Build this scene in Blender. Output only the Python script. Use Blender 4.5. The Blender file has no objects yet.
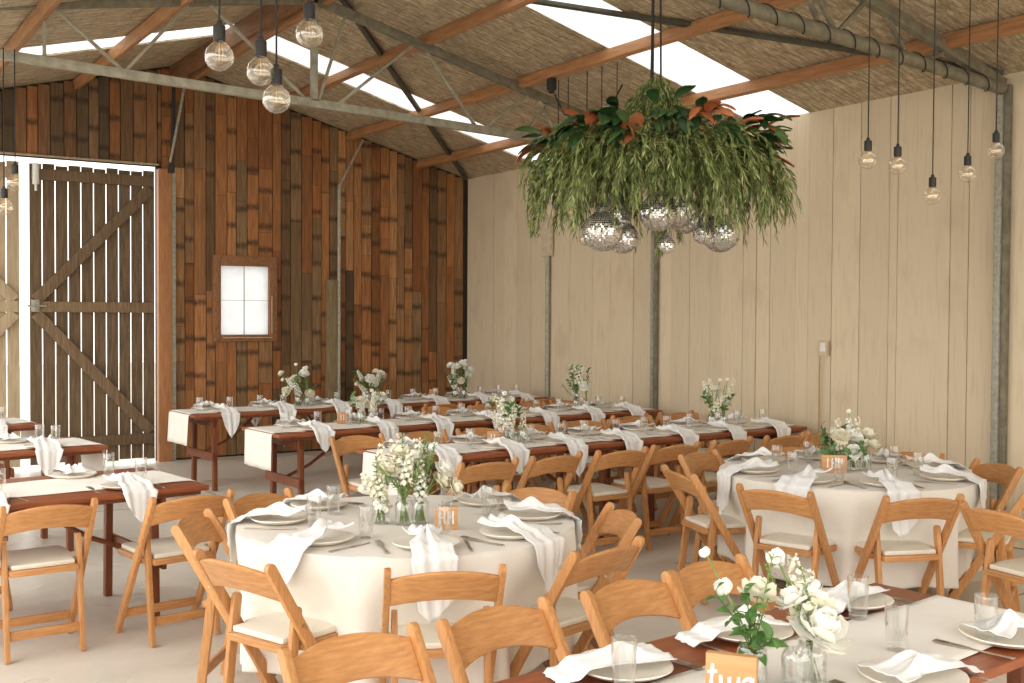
import bpy, bmesh, math, random
from math import sin, cos, pi, radians as rad
from mathutils import Vector as V, Matrix, noise as mnoise
C = bpy.context.scene.collection
rnd = random.Random(7)

# ---------------------------------------------------------------- mesh helpers
class MB:
    def __init__(s): s.v = []; s.f = []; s.col = []
    def add(s, vs, fs, col=None):
        n = len(s.v); s.v += [tuple(p) for p in vs]
        s.f += [tuple(i + n for i in f) for f in fs]; s.col += [col] * len(fs)
    def box(s, c, size, rot=None, col=None):
        c = V(c); h = V(size) / 2
        ps = [V((x * h.x, y * h.y, z * h.z)) for z in (-1, 1) for y in (-1, 1) for x in (-1, 1)]
        if rot is not None: ps = [rot @ p for p in ps]
        s.add([c + p for p in ps], [(0, 2, 3, 1), (4, 5, 7, 6), (0, 1, 5, 4), (2, 6, 7, 3), (0, 4, 6, 2), (1, 3, 7, 5)], col)
    def bar(s, a, b, w, h, up=(0, 0, 1), col=None):
        a = V(a); b = V(b); d = b - a; L = d.length; y = d / L; u = V(up)
        x = y.cross(u)
        if x.length < 1e-5: x = y.cross(V((1, 0, 0)))
        x.normalize(); z = x.cross(y)
        s.box((a + b) / 2, (w, L, h), Matrix((x, y, z)).transposed(), col)
    def tube(s, pts, r, n=8, col=None, cap=True):
        pts = [V(p) for p in pts]; k = len(pts)
        rs = r if isinstance(r, (list, tuple)) else [r] * k
        vs = []; nx = None
        for i, p in enumerate(pts):
            t = (pts[min(i + 1, k - 1)] - pts[max(i - 1, 0)]).normalized()
            if nx is None: nx = t.cross(V((0, 0, 1)) if abs(t.z) < .9 else V((1, 0, 0))).normalized()
            else: nx = (nx - t * nx.dot(t)).normalized()
            ny = t.cross(nx)
            vs += [p + (nx * cos(2 * pi * j / n) + ny * sin(2 * pi * j / n)) * rs[i] for j in range(n)]
        fs = [(i * n + j, i * n + (j + 1) % n, (i + 1) * n + (j + 1) % n, (i + 1) * n + j) for i in range(k - 1) for j in range(n)]
        if cap: fs += [tuple(range(n - 1, -1, -1)), tuple(range((k - 1) * n, k * n))]
        s.add(vs, fs, col)
    def lathe(s, prof, n=24, c=(0, 0, 0), col=None, wob=None):
        c = V(c); vs = []
        for i, (r, z) in enumerate(prof):
            for j in range(n):
                a = 2 * pi * j / n; q = r * (wob(a, i) if wob else 1)
                vs.append(c + V((q * cos(a), q * sin(a), z)))
        m = len(prof)
        s.add(vs, [(i * n + j, i * n + (j + 1) % n, (i + 1) * n + (j + 1) % n, (i + 1) * n + j) for i in range(m - 1) for j in range(n)], col)
    def grid(s, fn, nu, nv, col=None):
        vs = [fn(i / nu, j / nv) for i in range(nu + 1) for j in range(nv + 1)]
        w = nv + 1
        s.add(vs, [(i * w + j, i * w + j + 1, (i + 1) * w + j + 1, (i + 1) * w + j) for i in range(nu) for j in range(nv)], col)
    def prism(s, outline, d, M=None, col=None):
        # outline in XZ extruded along Y by d (centred), M placed
        n = len(outline); vs = [V((x, y, z)) for y in (-d / 2, d / 2) for x, z in outline]
        if M is not None: vs = [M @ p for p in vs]
        s.add(vs, [tuple(range(n)), tuple(range(2 * n - 1, n - 1, -1))] + [(i, i + n, (i + 1) % n + n, (i + 1) % n) for i in range(n)], col)
    def sphere(s, c, r, nu=14, nv=10, col=None):
        s.lathe([(max(r * sin(pi * i / nv), 1e-4), -r * cos(pi * i / nv)) for i in range(nv + 1)], nu, c, col)
    def build(s, name, m, parent=None, bevel=0, smooth=35, solid=0):
        me = bpy.data.meshes.new(name); me.from_pydata(s.v, [], s.f)
        if any(c is not None for c in s.col):
            at = me.color_attributes.new('tint', 'FLOAT_COLOR', 'CORNER')
            for p in me.polygons:
                c = s.col[p.index] or (1, 1, 1)
                for li in p.loop_indices: at.data[li].color = (*c, 1)
        bm = bmesh.new(); bm.from_mesh(me)
        bmesh.ops.recalc_face_normals(bm, faces=bm.faces[:])
        if bevel:
            es = [e for e in bm.edges if len(e.link_faces) == 2 and e.calc_face_angle(0) > .5]
            bmesh.ops.bevel(bm, geom=es, offset=bevel, segments=2, affect='EDGES', profile=.6)
        bm.to_mesh(me); bm.free()
        if smooth:
            me.polygons.foreach_set('use_smooth', [True] * len(me.polygons)); me.set_sharp_from_angle(angle=rad(smooth))
        if m: me.materials.append(m)
        o = bpy.data.objects.new(name, me); C.objects.link(o)
        if parent: o.parent = parent
        if solid:
            md = o.modifiers.new('thick', 'SOLIDIFY'); md.thickness = solid; md.offset = 0
        return o

def tag(o, label, cat, group=None):
    o['label'] = label; o['category'] = cat
    if group: o['group'] = group
    return o
def thing(name, label, cat, loc=(0, 0, 0), rz=0, group=None):
    o = bpy.data.objects.new(name, None); C.objects.link(o); o.empty_display_size = .05
    o.location = loc; o.rotation_euler = (0, 0, rz)
    return tag(o, label, cat, group)
def struct(o): o['kind'] = 'structure'; return o
def kids(o): return KIDS.get(o, None) or list(o.children)
KIDS = {}
def dup(root, loc, rz=0, label=None, group=None, tilt=None):
    def cp(o, par):
        c = o.copy(); C.objects.link(c)
        if par: c.parent = par
        for k in list(o.children): cp(k, c)
        return c
    r = cp(root, None); r.location = loc; r.rotation_euler = (0, 0, rz) if tilt is None else (tilt[0], tilt[1], rz)
    if label: r['label'] = label
    if group: r['group'] = group
    return r
class Proto:                       # first use moves the original, later uses copy it
    def __init__(s, root): s.root = root; s.used = False
    def put(s, loc, rz, label, group=None):
        if not s.used:
            s.used = True; r = s.root; r.location = loc; r.rotation_euler = (0, 0, rz); r['label'] = label
            if group: r['group'] = group
            return r
        return dup(s.root, loc, rz, label, group)

# ---------------------------------------------------------------- materials
def newmat(name):
    m = bpy.data.materials.new(name); m.use_nodes = True; nt = m.node_tree
    b = nt.nodes['Principled BSDF']; return m, nt, b
def N(nt, t, **kw):
    n = nt.nodes.new(t)
    for k, v in kw.items(): setattr(n, k, v)
    return n
def mixc(nt, a, b, fac, mode='MIX'):
    n = N(nt, 'ShaderNodeMix', data_type='RGBA', blend_type=mode)
    for sock, val in ((0, fac), (6, a), (7, b)):
        if hasattr(val, 'is_output'): nt.links.new(val, n.inputs[sock])
        else: n.inputs[sock].default_value = val if sock == 0 else (*val, 1)
    return n.outputs[2]
def math_(nt, op, a, b=None, clamp=False):
    n = N(nt, 'ShaderNodeMath', operation=op, use_clamp=clamp)
    for i, v in enumerate((a, b)):
        if v is None: continue
        if hasattr(v, 'is_output'): nt.links.new(v, n.inputs[i])
        else: n.inputs[i].default_value = v
    return n.outputs[0]
def tex(nt, scale, det=4, sc=(1, 1, 1), rough=.55, coord='Object'):
    tc = N(nt, 'ShaderNodeTexCoord'); mp = N(nt, 'ShaderNodeMapping'); mp.inputs['Scale'].default_value = sc
    nt.links.new(tc.outputs[coord], mp.inputs[0])
    t = N(nt, 'ShaderNodeTexNoise'); t.inputs['Scale'].default_value = scale; t.inputs['Detail'].default_value = det; t.inputs['Roughness'].default_value = rough
    nt.links.new(mp.outputs[0], t.inputs['Vector']); return t.outputs['Fac']
def ramp(nt, fac, stops):
    r = N(nt, 'ShaderNodeValToRGB'); e = r.color_ramp.elements
    while len(e) < len(stops): e.new(.5)
    for q, (p, c) in zip(e, stops): q.position = p; q.color = (*c, 1)
    nt.links.new(fac, r.inputs[0]); return r.outputs[0]
def bump(nt, b, h, s=.3, d=.01):
    n = N(nt, 'ShaderNodeBump'); n.inputs['Strength'].default_value = s; n.inputs['Distance'].default_value = d
    nt.links.new(h, n.inputs['Height']); nt.links.new(n.outputs[0], b.inputs['Normal'])
def setb(b, rough=.5, metal=0, spec=.5):
    b.inputs['Roughness'].default_value = rough; b.inputs['Metallic'].default_value = metal; b.inputs['Specular IOR Level'].default_value = spec
def simple(name, c, rough=.5, metal=0, var=.12, scale=20, spec=.5, bmp=0, sheen=0):
    m, nt, b = newmat(name); setb(b, rough, metal, spec)
    f = tex(nt, scale)
    d = tuple(x * (1 - var) for x in c); l = tuple(min(1, x * (1 + var)) for x in c)
    nt.links.new(ramp(nt, f, [(.3, d), (.7, l)]), b.inputs['Base Color'])
    if bmp: bump(nt, b, f, bmp, .004)
    return m
def wood(name, dark, light, sc, rough=.45, objvar=.2, scale=9, bmp=.08, spec=.4):
    m, nt, b = newmat(name); setb(b, rough, 0, spec)
    f = tex(nt, scale, 5, sc)
    col = ramp(nt, f, [(.28, dark), (.72, light)])
    oi = N(nt, 'ShaderNodeObjectInfo')
    k = math_(nt, 'MULTIPLY_ADD', oi.outputs['Random'], objvar); k.node.inputs[2].default_value = 1 - objvar / 2
    hs = N(nt, 'ShaderNodeHueSaturation'); nt.links.new(col, hs.inputs['Color']); nt.links.new(k, hs.inputs['Value'])
    nt.links.new(hs.outputs[0], b.inputs['Base Color']); bump(nt, b, f, bmp, .003)
    return m
def thin_glass(name, tint=(.95, .97, .96), edge=.85, base=.06, rough=.02):
    m = bpy.data.materials.new(name); m.use_nodes = True; nt = m.node_tree; nt.nodes.clear()
    out = N(nt, 'ShaderNodeOutputMaterial'); tr = N(nt, 'ShaderNodeBsdfTransparent'); gl = N(nt, 'ShaderNodeBsdfGlossy')
    tr.inputs[0].default_value = (*tint, 1); gl.inputs['Roughness'].default_value = rough; gl.inputs[0].default_value = (1, 1, 1, 1)
    lw = N(nt, 'ShaderNodeLayerWeight'); lw.inputs[0].default_value = .35
    f = math_(nt, 'MULTIPLY_ADD', lw.outputs['Facing'], edge); f.node.inputs[2].default_value = base
    p = math_(nt, 'POWER', f, 2.0); q = math_(nt, 'ADD', p, base, True)
    mx = N(nt, 'ShaderNodeMixShader'); nt.links.new(q, mx.inputs[0]); nt.links.new(tr.outputs[0], mx.inputs[1]); nt.links.new(gl.outputs[0], mx.inputs[2])
    nt.links.new(mx.outputs[0], out.inputs[0]); return m
def sheet(name, c, bits=True):
    # translucent skylight / window sheet: daylight scatters through it
    m = bpy.data.materials.new(name); m.use_nodes = True; nt = m.node_tree; nt.nodes.clear()
    out = N(nt, 'ShaderNodeOutputMaterial'); t = N(nt, 'ShaderNodeBsdfTranslucent'); d = N(nt, 'ShaderNodeBsdfDiffuse')
    f = tex(nt, 3.5, 6, (1, 1, 1), .7)
    col = ramp(nt, f, [(.3, tuple(x * (.35 if bits else .9) for x in c)), (.36 if bits else .5, c)])
    nt.links.new(col, t.inputs[0]); d.inputs[0].default_value = (.6, .6, .6, 1)
    mx = N(nt, 'ShaderNodeMixShader'); mx.inputs[0].default_value = .25
    nt.links.new(t.outputs[0], mx.inputs[1]); nt.links.new(d.outputs[0], mx.inputs[2]); nt.links.new(mx.outputs[0], out.inputs[0]); return m
def cloth(name, c, c2, rough=.9, trans=.0, scale=300):
    m, nt, b = newmat(name); setb(b, rough, 0, .15)
    f = tex(nt, scale, 2); g = tex(nt, 6, 4)
    nt.links.new(ramp(nt, g, [(.3, c2), (.65, c)]), b.inputs['Base Color']); bump(nt, b, f, .15, .001)
    b.inputs['Sheen Weight'].default_value = .15
    return m

# chair beech, along X / along Z
ORG_D, ORG_L = (.42, .185, .062), (.60, .305, .118)
W_x = wood('beech_grain_across', ORG_D, ORG_L, (1.2, 9, 9), .36, .22)
W_z = wood('beech_grain_upright', ORG_D, ORG_L, (9, 9, 1.2), .36, .22)
W_y = wood('beech_grain_depth', ORG_D, ORG_L, (9, 1.2, 9), .36, .22)
M_pad = simple('cream_vinyl', (.74, .69, .58), .45, 0, .05, 8)
M_top = wood('red_stained_plank', (.20, .052, .018), (.36, .105, .035), (1, 10, 10), .4, .12, 6)
M_leg = wood('dark_stained_leg', (.13, .038, .016), (.24, .075, .027), (10, 10, 1), .5, .2, 6)
M_cloth = cloth('cream_linen', (.79, .745, .68), (.74, .69, .615))
M_runner = cloth('white_linen_runner', (.87, .84, .78), (.82, .78, .71))
M_nap = cloth('white_napkin_cotton', (.86, .86, .85), (.78, .78, .77), trans=.2)
M_plate, nt, b = newmat('speckled_stoneware'); setb(b, .3)
nt.links.new(ramp(nt, tex(nt, 160, 2), [(.22, (.34, .25, .17)), (.30, (.84, .78, .68)), (.7, (.86, .81, .72))]), b.inputs['Base Color'])
M_rim = simple('bare_clay_rim', (.52, .38, .25), .7)
M_glass = thin_glass('clear_glass', (.97, .975, .97), .95, .07, .04)
M_bulb = thin_glass('amber_tinted_glass', (.975, .93, .84), .85, .13)
M_silver = simple('brushed_cutlery', (.55, .48, .40), .3, 1, .1)
M_black = simple('black_plastic', (.02, .018, .016), .5)
M_cord = simple('black_cord', (.016, .014, .012), .7)
M_fil = simple('brass_filament', (.75, .55, .28), .3, 1)
M_steel = simple('painted_steel_olive', (.20, .18, .125), .6, .2, .3, 14)
M_galv = simple('galvanised_steel', (.36, .35, .28), .55, .3, .25, 30)
M_darksteel = simple('dark_steel', (.085, .08, .058), .6, .25, .25, 12)
M_purlin = wood('orange_pine_purlin', (.30, .135, .055), (.49, .25, .11), (9, .9, 9), .6, .2, 5)
M_ridge = wood('brown_ridge_timber', (.12, .055, .025), (.26, .12, .05), (9, .9, 9), .7, .2, 5)
M_door = wood('weathered_dark_board', (.11, .07, .038), (.25, .165, .092), (8, 8, .7), .8, .5, 5, .3)
M_paledoor = wood('lit_tone_board', (.36, .27, .17), (.55, .43, .28), (8, 8, .7), .8, .2, 5, .2)  # light falling on the left door leaf is put into this paler board colour
M_jamb = wood('orange_jamb_timber', (.30, .125, .045), (.46, .21, .085), (9, 9, .8), .6, .1, 6)
M_frame = wood('window_frame_timber', (.20, .085, .035), (.33, .155, .068), (6, 6, 6), .6, .15, 6)
M_white = simple('white_paint', (.8, .78, .74), .4, 0, .04)
M_petal = simple('white_petal', (.88, .87, .80), .6, 0, .06, 30, .2)
M_petal2 = simple('cream_petal', (.84, .80, .64), .6, 0, .08, 30, .2)
M_leafg = simple('fresh_green_leaf', (.075, .17, .038), .45, 0, .4, 40)
M_stem = simple('green_stem', (.17, .27, .075), .5, 0, .3, 40)
M_sign = wood('table_sign_wood', (.50, .25, .10), (.66, .36, .165), (1, 8, 8), .5, .1, 6)
def foliage_mat(name, stops, rough=.5):
    m, nt, b = newmat(name); setb(b, rough, 0, .35)
    g = N(nt, 'ShaderNodeNewGeometry'); nt.links.new(ramp(nt, g.outputs['Random Per Island'], stops), b.inputs['Base Color'])
    b.inputs['Subsurface Weight'].default_value = 0
    return m
M_weep = foliage_mat('weeping_olive_leaves', [(0, (.045, .075, .018)), (.3, (.12, .16, .04)), (.6, (.22, .26, .08)), (.85, (.34, .37, .14)), (1, (.46, .47, .22))])
M_mag = foliage_mat('glossy_magnolia_leaves', [(0, (.012, .038, .013)), (.6, (.03, .075, .022)), (1, (.07, .13, .035))], .3)
M_rust = foliage_mat('rust_backed_leaves', [(0, (.24, .06, .02)), (.6, (.42, .13, .045)), (1, (.50, .20, .08))], .6)

# boards of the wood wall: own tint per board + dark rows of nail stain
m, nt, b = newmat('reclaimed_boards'); M_boards = m; setb(b, .62, 0, .3)
at = N(nt, 'ShaderNodeAttribute', attribute_name='tint')
g = N(nt, 'ShaderNodeNewGeometry'); tc = N(nt, 'ShaderNodeTexCoord'); sp = N(nt, 'ShaderNodeSeparateXYZ'); nt.links.new(tc.outputs['Object'], sp.inputs[0])
grain = tex(nt, 7, 5, (7, 7, .5))
c0 = mixc(nt, at.outputs['Color'], (.03, .02, .012), math_(nt, 'MULTIPLY', ramp(nt, grain, [(.35, (1, 1, 1)), (.75, (0, 0, 0))]).node.outputs[0], .55))
ph = math_(nt, 'ADD', math_(nt, 'MULTIPLY', sp.outputs['Z'], 2.35), math_(nt, 'MULTIPLY', g.outputs['Random Per Island'], 7.0))
fr = math_(nt, 'FRACT', ph)
dd = math_(nt, 'ABSOLUTE', math_(nt, 'SUBTRACT', fr, .5))
band = math_(nt, 'SUBTRACT', 1.25, math_(nt, 'MULTIPLY', dd, 10.0), True)
edge = math_(nt, 'MULTIPLY', band, math_(nt, 'GREATER_THAN', math_(nt, 'FRACT', math_(nt, 'MULTIPLY', g.outputs['Random Per Island'], 31.7)), .35))
wear = math_(nt, 'MULTIPLY', edge, ramp(nt, tex(nt, 22, 3), [(.3, (.45, .45, .45)), (.6, (1, 1, 1))]))
c1 = mixc(nt, c0, (.04, .022, .012), math_(nt, 'MULTIPLY', wear, .85))
nt.links.new(c1, b.inputs['Base Color']); bump(nt, b, grain, .25, .004)
# cream wall boards
m, nt, b = newmat('limewashed_boards'); M_cream = m; setb(b, .7, 0, .25)
at = N(nt, 'ShaderNodeAttribute', attribute_name='tint'); grain = tex(nt, 5, 5, (7, 7, .6)); kn = tex(nt, 2.2, 4, (1, 1.6, 1))
c0 = mixc(nt, at.outputs['Color'], (.42, .31, .20), math_(nt, 'MULTIPLY', ramp(nt, grain, [(.52, (0, 0, 0)), (.85, (1, 1, 1))]), .5))
c1 = mixc(nt, c0, (.50, .375, .24), math_(nt, 'MULTIPLY', ramp(nt, kn, [(.55, (0, 0, 0)), (.75, (1, 1, 1))]), .35))
nt.links.new(c1, b.inputs['Base Color']); bump(nt, b, grain, .15, .003)
# foil-and-netting roof lining
m, nt, b = newmat('roof_lining'); M_roof = m; setb(b, .45, .15, .5)
cr = tex(nt, 7, 6, (1.1, 4.6, 1), .66); big = tex(nt, 1.1, 3)
col = ramp(nt, cr, [(.33, (.27, .205, .125)), (.52, (.55, .445, .295)), (.70, (.88, .78, .59))])
tc = N(nt, 'ShaderNodeTexCoord'); mp = N(nt, 'ShaderNodeMapping'); mp.inputs['Scale'].default_value = (14, 9, 14); nt.links.new(tc.outputs['Object'], mp.inputs[0])
vo = N(nt, 'ShaderNodeTexVoronoi', feature='DISTANCE_TO_EDGE'); vo.inputs['Scale'].default_value = 1; vo.inputs['Randomness'].default_value = .35; nt.links.new(mp.outputs[0], vo.inputs['Vector'])
wire = math_(nt, 'LESS_THAN', vo.outputs['Distance'], .035)
col = mixc(nt, col, (.13, .10, .065), math_(nt, 'MULTIPLY', wire, .38))
nt.links.new(col, b.inputs['Base Color']); bump(nt, b, cr, .9, .03)
# concrete floor
m, nt, b = newmat('polished_concrete'); M_floor = m
f1 = tex(nt, .9, 2, (1, 1, 1), .5); f2 = tex(nt, 14, 3)
nt.links.new(mixc(nt, ramp(nt, f1, [(.3, (.66, .62, .545)), (.7, (.80, .765, .69))]), ramp(nt, f2, [(.3, (.93, .93, .93)), (.7, (1, 1, 1))]), 1.0, 'MULTIPLY'), b.inputs['Base Color'])
nt.links.new(ramp(nt, f1, [(.3, (.22, .22, .22)), (.7, (.40, .40, .40))]), b.inputs['Roughness'])
M_ground = simple('pale_gravel', (.55, .52, .46), .9, 0, .2, 6)
M_sky1 = sheet('skylight_sheet', (.60, .62, .645)); M_pane = sheet('frosted_pane', (.90, .92, .94), False)
M_mirror = None
m, nt, b = newmat('mirror_tiles'); M_mirror = m; setb(b, .14, 1)
g = N(nt, 'ShaderNodeNewGeometry'); nt.links.new(ramp(nt, g.outputs['Random Per Island'], [(0, (.62, .60, .56)), (1, (.95, .94, .92))]), b.inputs['Base Color'])
M_core = simple('disco_ball_core', (.62, .58, .52), .45, .1)
# ================================================================ setting
XR, YB, XL, YF = 7.52, 12.8, -.05, -3.0
RID, EAVE, SLP, SLL = 3.72, 3.50, .27, .255
def zroof(x): return EAVE + SLP * (XR - x) if x >= RID else EAVE + SLP * (XR - RID) - SLL * (RID - x)
b_ = MB(); b_.box((3.0, 4.4, -.06), (9.3, 17.2, .12)); fl = struct(b_.build('floor', M_floor, smooth=0))
b_ = MB(); b_.box((0, 6, -.16), (70, 70, .06)); struct(b_.build('ground_outside', M_ground, smooth=0))
# saw-cut joints in the slab
for i, (x0, y0, x1, y1) in enumerate(((-1.5, 9.75, 7.5, 9.95), (-1.5, 3.75, 7.5, 4.05), (3.45, -3, 3.25, 12.8))):
    b_ = MB(); b_.bar((x0, y0, 0), (x1, y1, 0), .008, .003); struct(b_.build('trim_%d' % (i + 1), M_darksteel, smooth=0))

# back wall: backing with a doorway and a window hole, faced with short reclaimed boards
DX0, DX1, DZ = .64, 3.46, 3.35
WX0, WX1, WZ0, WZ1 = 4.17, 4.79, 1.43, 2.26
b_ = MB()
def wallrect(b, x0, x1, z0, z1=None, y=12.87, t=.06):
    xs = [x0] + ([RID] if x0 < RID < x1 else []) + [x1]
    top = [(x, zroof(x)) for x in xs] if z1 is None else [(x0, z1), (x1, z1)]
    b.prism([(x0, z0), (x1, z0)] + top[::-1], t, Matrix.Translation((0, y, 0)))
wallrect(b_, XL, DX0, 0); wallrect(b_, DX0, DX1, DZ); wallrect(b_, DX1, WX0, 0); wallrect(b_, WX0, WX1, 0, WZ0); wallrect(b_, WX0, WX1, WZ1); wallrect(b_, WX1, XR + .05, 0)
wb = struct(b_.build('wall_back', simple('dark_wall_backing', (.03, .022, .015), .9), smooth=0))
PAL = [(.46, .205, .078), (.52, .25, .105), (.40, .168, .062), (.34, .138, .05), (.44, .19, .074), (.30, .19, .10), (.56, .30, .135), (.22, .125, .06), (.36, .20, .095), (.48, .215, .082)]
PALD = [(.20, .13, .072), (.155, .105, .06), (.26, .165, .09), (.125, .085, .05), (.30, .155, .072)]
r_ = random.Random(11); b_ = MB(); x = XL + .01; cc = PAL[0]
while x < XR - .05:
    w = r_.uniform(.105, .145); x1 = min(x + w, XR - .005)
    for e_ in (4.13, 4.83, DX0, DX1 + .05):
        if x + .01 < e_ < x1 + .03: x1 = e_
    xm = (x + x1) / 2; ztop = zroof(xm) - .02
    z = .02 if not (DX0 - .05 < xm < DX1 + .05) else DZ + .01
    while z < ztop - .03:
        L = r_.choice((.42, .42, .84, .84, 1.26, 1.7)) * r_.uniform(.8, 1.2)
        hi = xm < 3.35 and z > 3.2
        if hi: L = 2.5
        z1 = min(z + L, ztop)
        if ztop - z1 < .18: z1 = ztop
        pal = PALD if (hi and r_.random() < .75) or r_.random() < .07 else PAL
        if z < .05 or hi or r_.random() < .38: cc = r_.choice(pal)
        k = r_.uniform(.82, 1.15); c = (cc[0] * k, cc[1] * k * .93, cc[2] * k * .80)
        spans = [(z, z1)]
        if x1 > 4.14 and x < 4.82:
            spans = [(a, q) for a, q in ((z, min(z1, WZ0 - .06)), (max(z, WZ1 + .08), z1)) if q - a > .02]
        for a, q in spans:
            t = r_.uniform(.016, .028)
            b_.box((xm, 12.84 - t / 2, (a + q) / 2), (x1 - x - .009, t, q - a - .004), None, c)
        z = z1
    x = x1
o = b_.build('reclaimed_boarding', M_boards, wb, smooth=0)
# window
b_ = MB()
for (x0, x1, z0, z1) in ((4.09, 4.185, 1.36, 2.37), (4.775, 4.87, 1.36, 2.37), (4.185, 4.775, 2.25, 2.37), (4.185, 4.775, 1.36, 1.44)):
    b_.box(((x0 + x1) / 2, 12.80, (z0 + z1) / 2), (x1 - x0, .06, z1 - z0))
win = struct(b_.build('window_1', M_frame, bevel=.005))
b_ = MB(); b_.box((4.48, 12.84, 1.845), (.60, .006, .82)); b_.build('window_pane', M_pane, win, smooth=0)
b_ = MB(); b_.box((4.48, 12.825, 1.845), (.007, .010, .82)); b_.box((4.48, 12.825, 1.845), (.60, .010, .004)); b_.build('glazing_bar', M_steel, win, smooth=0)
b_ = MB(); b_.bar((4.80, 12.76, 1.45), (4.80, 12.76, 1.90), .012, .012); b_.bar((4.2, 12.76, 1.405), (4.80, 12.76, 1.405), .012, .012); b_.build('window_stay', M_paledoor, win, bevel=.002)

# right wall: wide limewashed boards
b_ = MB(); b_.prism([(YF, 0), (YB + .1, 0), (YB + .1, EAVE), (YF, EAVE)], .05, Matrix.Translation((XR + .07, 0, 0)) @ Matrix.Rotation(pi / 2, 4, 'Z'))
wr = struct(b_.build('wall_right', simple('dark_board_gap', (.10, .075, .045), .9), smooth=0))
ys = [12.82, 12.5, 12.16, 11.9, 11.61, 11.29, 10.87, 10.48, 10.05, 9.72, 9.32, 8.92, 8.71, 8.43, 8.13, 7.97, 7.68, 7.51, 7.34, 7.03, 6.88, 6.61, 6.31, 6.01, 5.93, 5.59, 5.44, 5.28, 4.97, 4.62]
while ys[-1] > YF: ys.append(ys[-1] - r_.uniform(.16, .36))
b_ = MB()
for a, q in zip(ys, ys[1:]):
    k = r_.uniform(.90, 1.05); t = r_.uniform(.014, .028)
    b_.box((XR + .045 - t / 2, (a + q) / 2, EAVE / 2), (t, a - q - r_.choice((.003, .004, .008)), EAVE - .01), None, (.715 * k, .60 * k, .425 * k))
b_.build('limewashed_boarding', M_cream, wr, smooth=0)

# roof lining in panels between the skylight strips
SK = [(10.6, 11.16), (6.88, 7.56), (3.2, 3.88), (-.5, .18)]
segs = [(YF, -.5), (.18, 3.2), (3.88, 6.88), (7.56, 10.6), (11.16, 12.86)]
rf = MB()
for a, q in segs:
    for x0, x1 in ((XL - .4, RID), (RID, XR + .35)):
        n = 12
        def fn(u, v, a=a, q=q, x0=x0, x1=x1):
            x = x0 + (x1 - x0) * u; return V((x, a + (q - a) * v, zroof(x)))
        rf.grid(fn, 6, 10)
o = rf.build('ceiling', M_roof, smooth=0); struct(o)
md = o.modifiers.new('thick', 'SOLIDIFY'); md.thickness = .03; md.offset = 1
def skylight(i, x0, x1, a, q):
    b = MB()
    def fn(u, v):
        x = x0 + (x1 - x0) * u; return V((x, a + (q - a) * v, zroof(x) + .012 + .006 * cos(2 * pi * v * (q - a) / .19)))
    b.grid(fn, 4, 24); struct(b.build('window_%d' % i, M_sky1, smooth=40))
skylight(2, RID, XR + .2, *SK[1]); skylight(3, RID, XR + .2, *SK[0]); skylight(4, XL - .3, RID, *SK[0])
skylight(5, RID, XR + .2, *SK[2]); skylight(6, RID, XR + .2, *SK[3]); skylight(7, XL - .3, RID, *SK[2])  # unseen strips continuing the spacing, added for more top light over the tables

# doors: ledged and braced barn leaves
def leaf(i, x0, x1, hinge, mb, mr, lab):
    e = thing('door_%d' % i, lab, 'door', (0, 0, 0)); e['kind'] = 'structure'; del e['category']; del e['label']
    n = 10; w = (x1 - x0) / n; b = MB()
    for k in range(n): b.box((x0 + w * (k + .5), 12.765, 1.665), (w - .013, .025, 3.22 + .02 * sin(k * 2.3)))
    b.build('door_boards', mb, e, bevel=.002, smooth=0)
    h, f = (x1, x0) if hinge == 1 else (x0, x1)     # frame stays at h, the free edge at f
    for z in (3.16, 1.75, .28):
        b = MB(); b.bar((x0 + .02, 12.725, z), (x1 - .02, 12.725, z), .05, .115, (0, 0, 1)); b.build('rail', mr, e, bevel=.004)
    for za, zb in ((1.82, 3.08), (1.68, .36)):
        b = MB(); d = .06 * (1 if hinge == 1 else -1)
        b.bar((f + d, 12.726, za), (h - d, 12.726, zb), .046, .12, (0, 0, 1)); b.build('brace', mr, e, bevel=.004)
    return e
d1 = leaf(1, 2.10, 3.42, 1, M_door, M_door, 'dark barn door')
b_ = MB(); b_.tube([(2.07, 12.68, 1.76), (2.26, 12.68, 1.76)], .012, 8); b_.box((2.15, 12.69, 1.76), (.08, .014, .13)); b_.build('bolt', M_galv, d1, bevel=.003)
b_ = MB(); b_.tube([(2.16, 12.69, 3.05), (2.16, 12.69, 3.27)], .035, 10); b_.tube([(2.16, 12.69, 2.98), (2.16, 12.69, 3.06)], .014, 8); b_.build('drop_bolt', M_white, d1)
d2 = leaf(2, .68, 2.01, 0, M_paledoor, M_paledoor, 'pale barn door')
b_ = MB(); b_.box((3.535, 12.79, 1.66), (.15, .10, 3.32)); struct(b_.build('trim_4', M_jamb, bevel=.004))
b_ = MB(); b_.box((3.635, 12.79, 1.66), (.045, .06, 3.32)); struct(b_.build('trim_5', M_galv, bevel=.004))
b_ = MB(); b_.box((2.05, 12.80, 3.368), (2.85, .03, .02)); struct(b_.build('trim_6', M_paledoor, bevel=.004))

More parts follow.
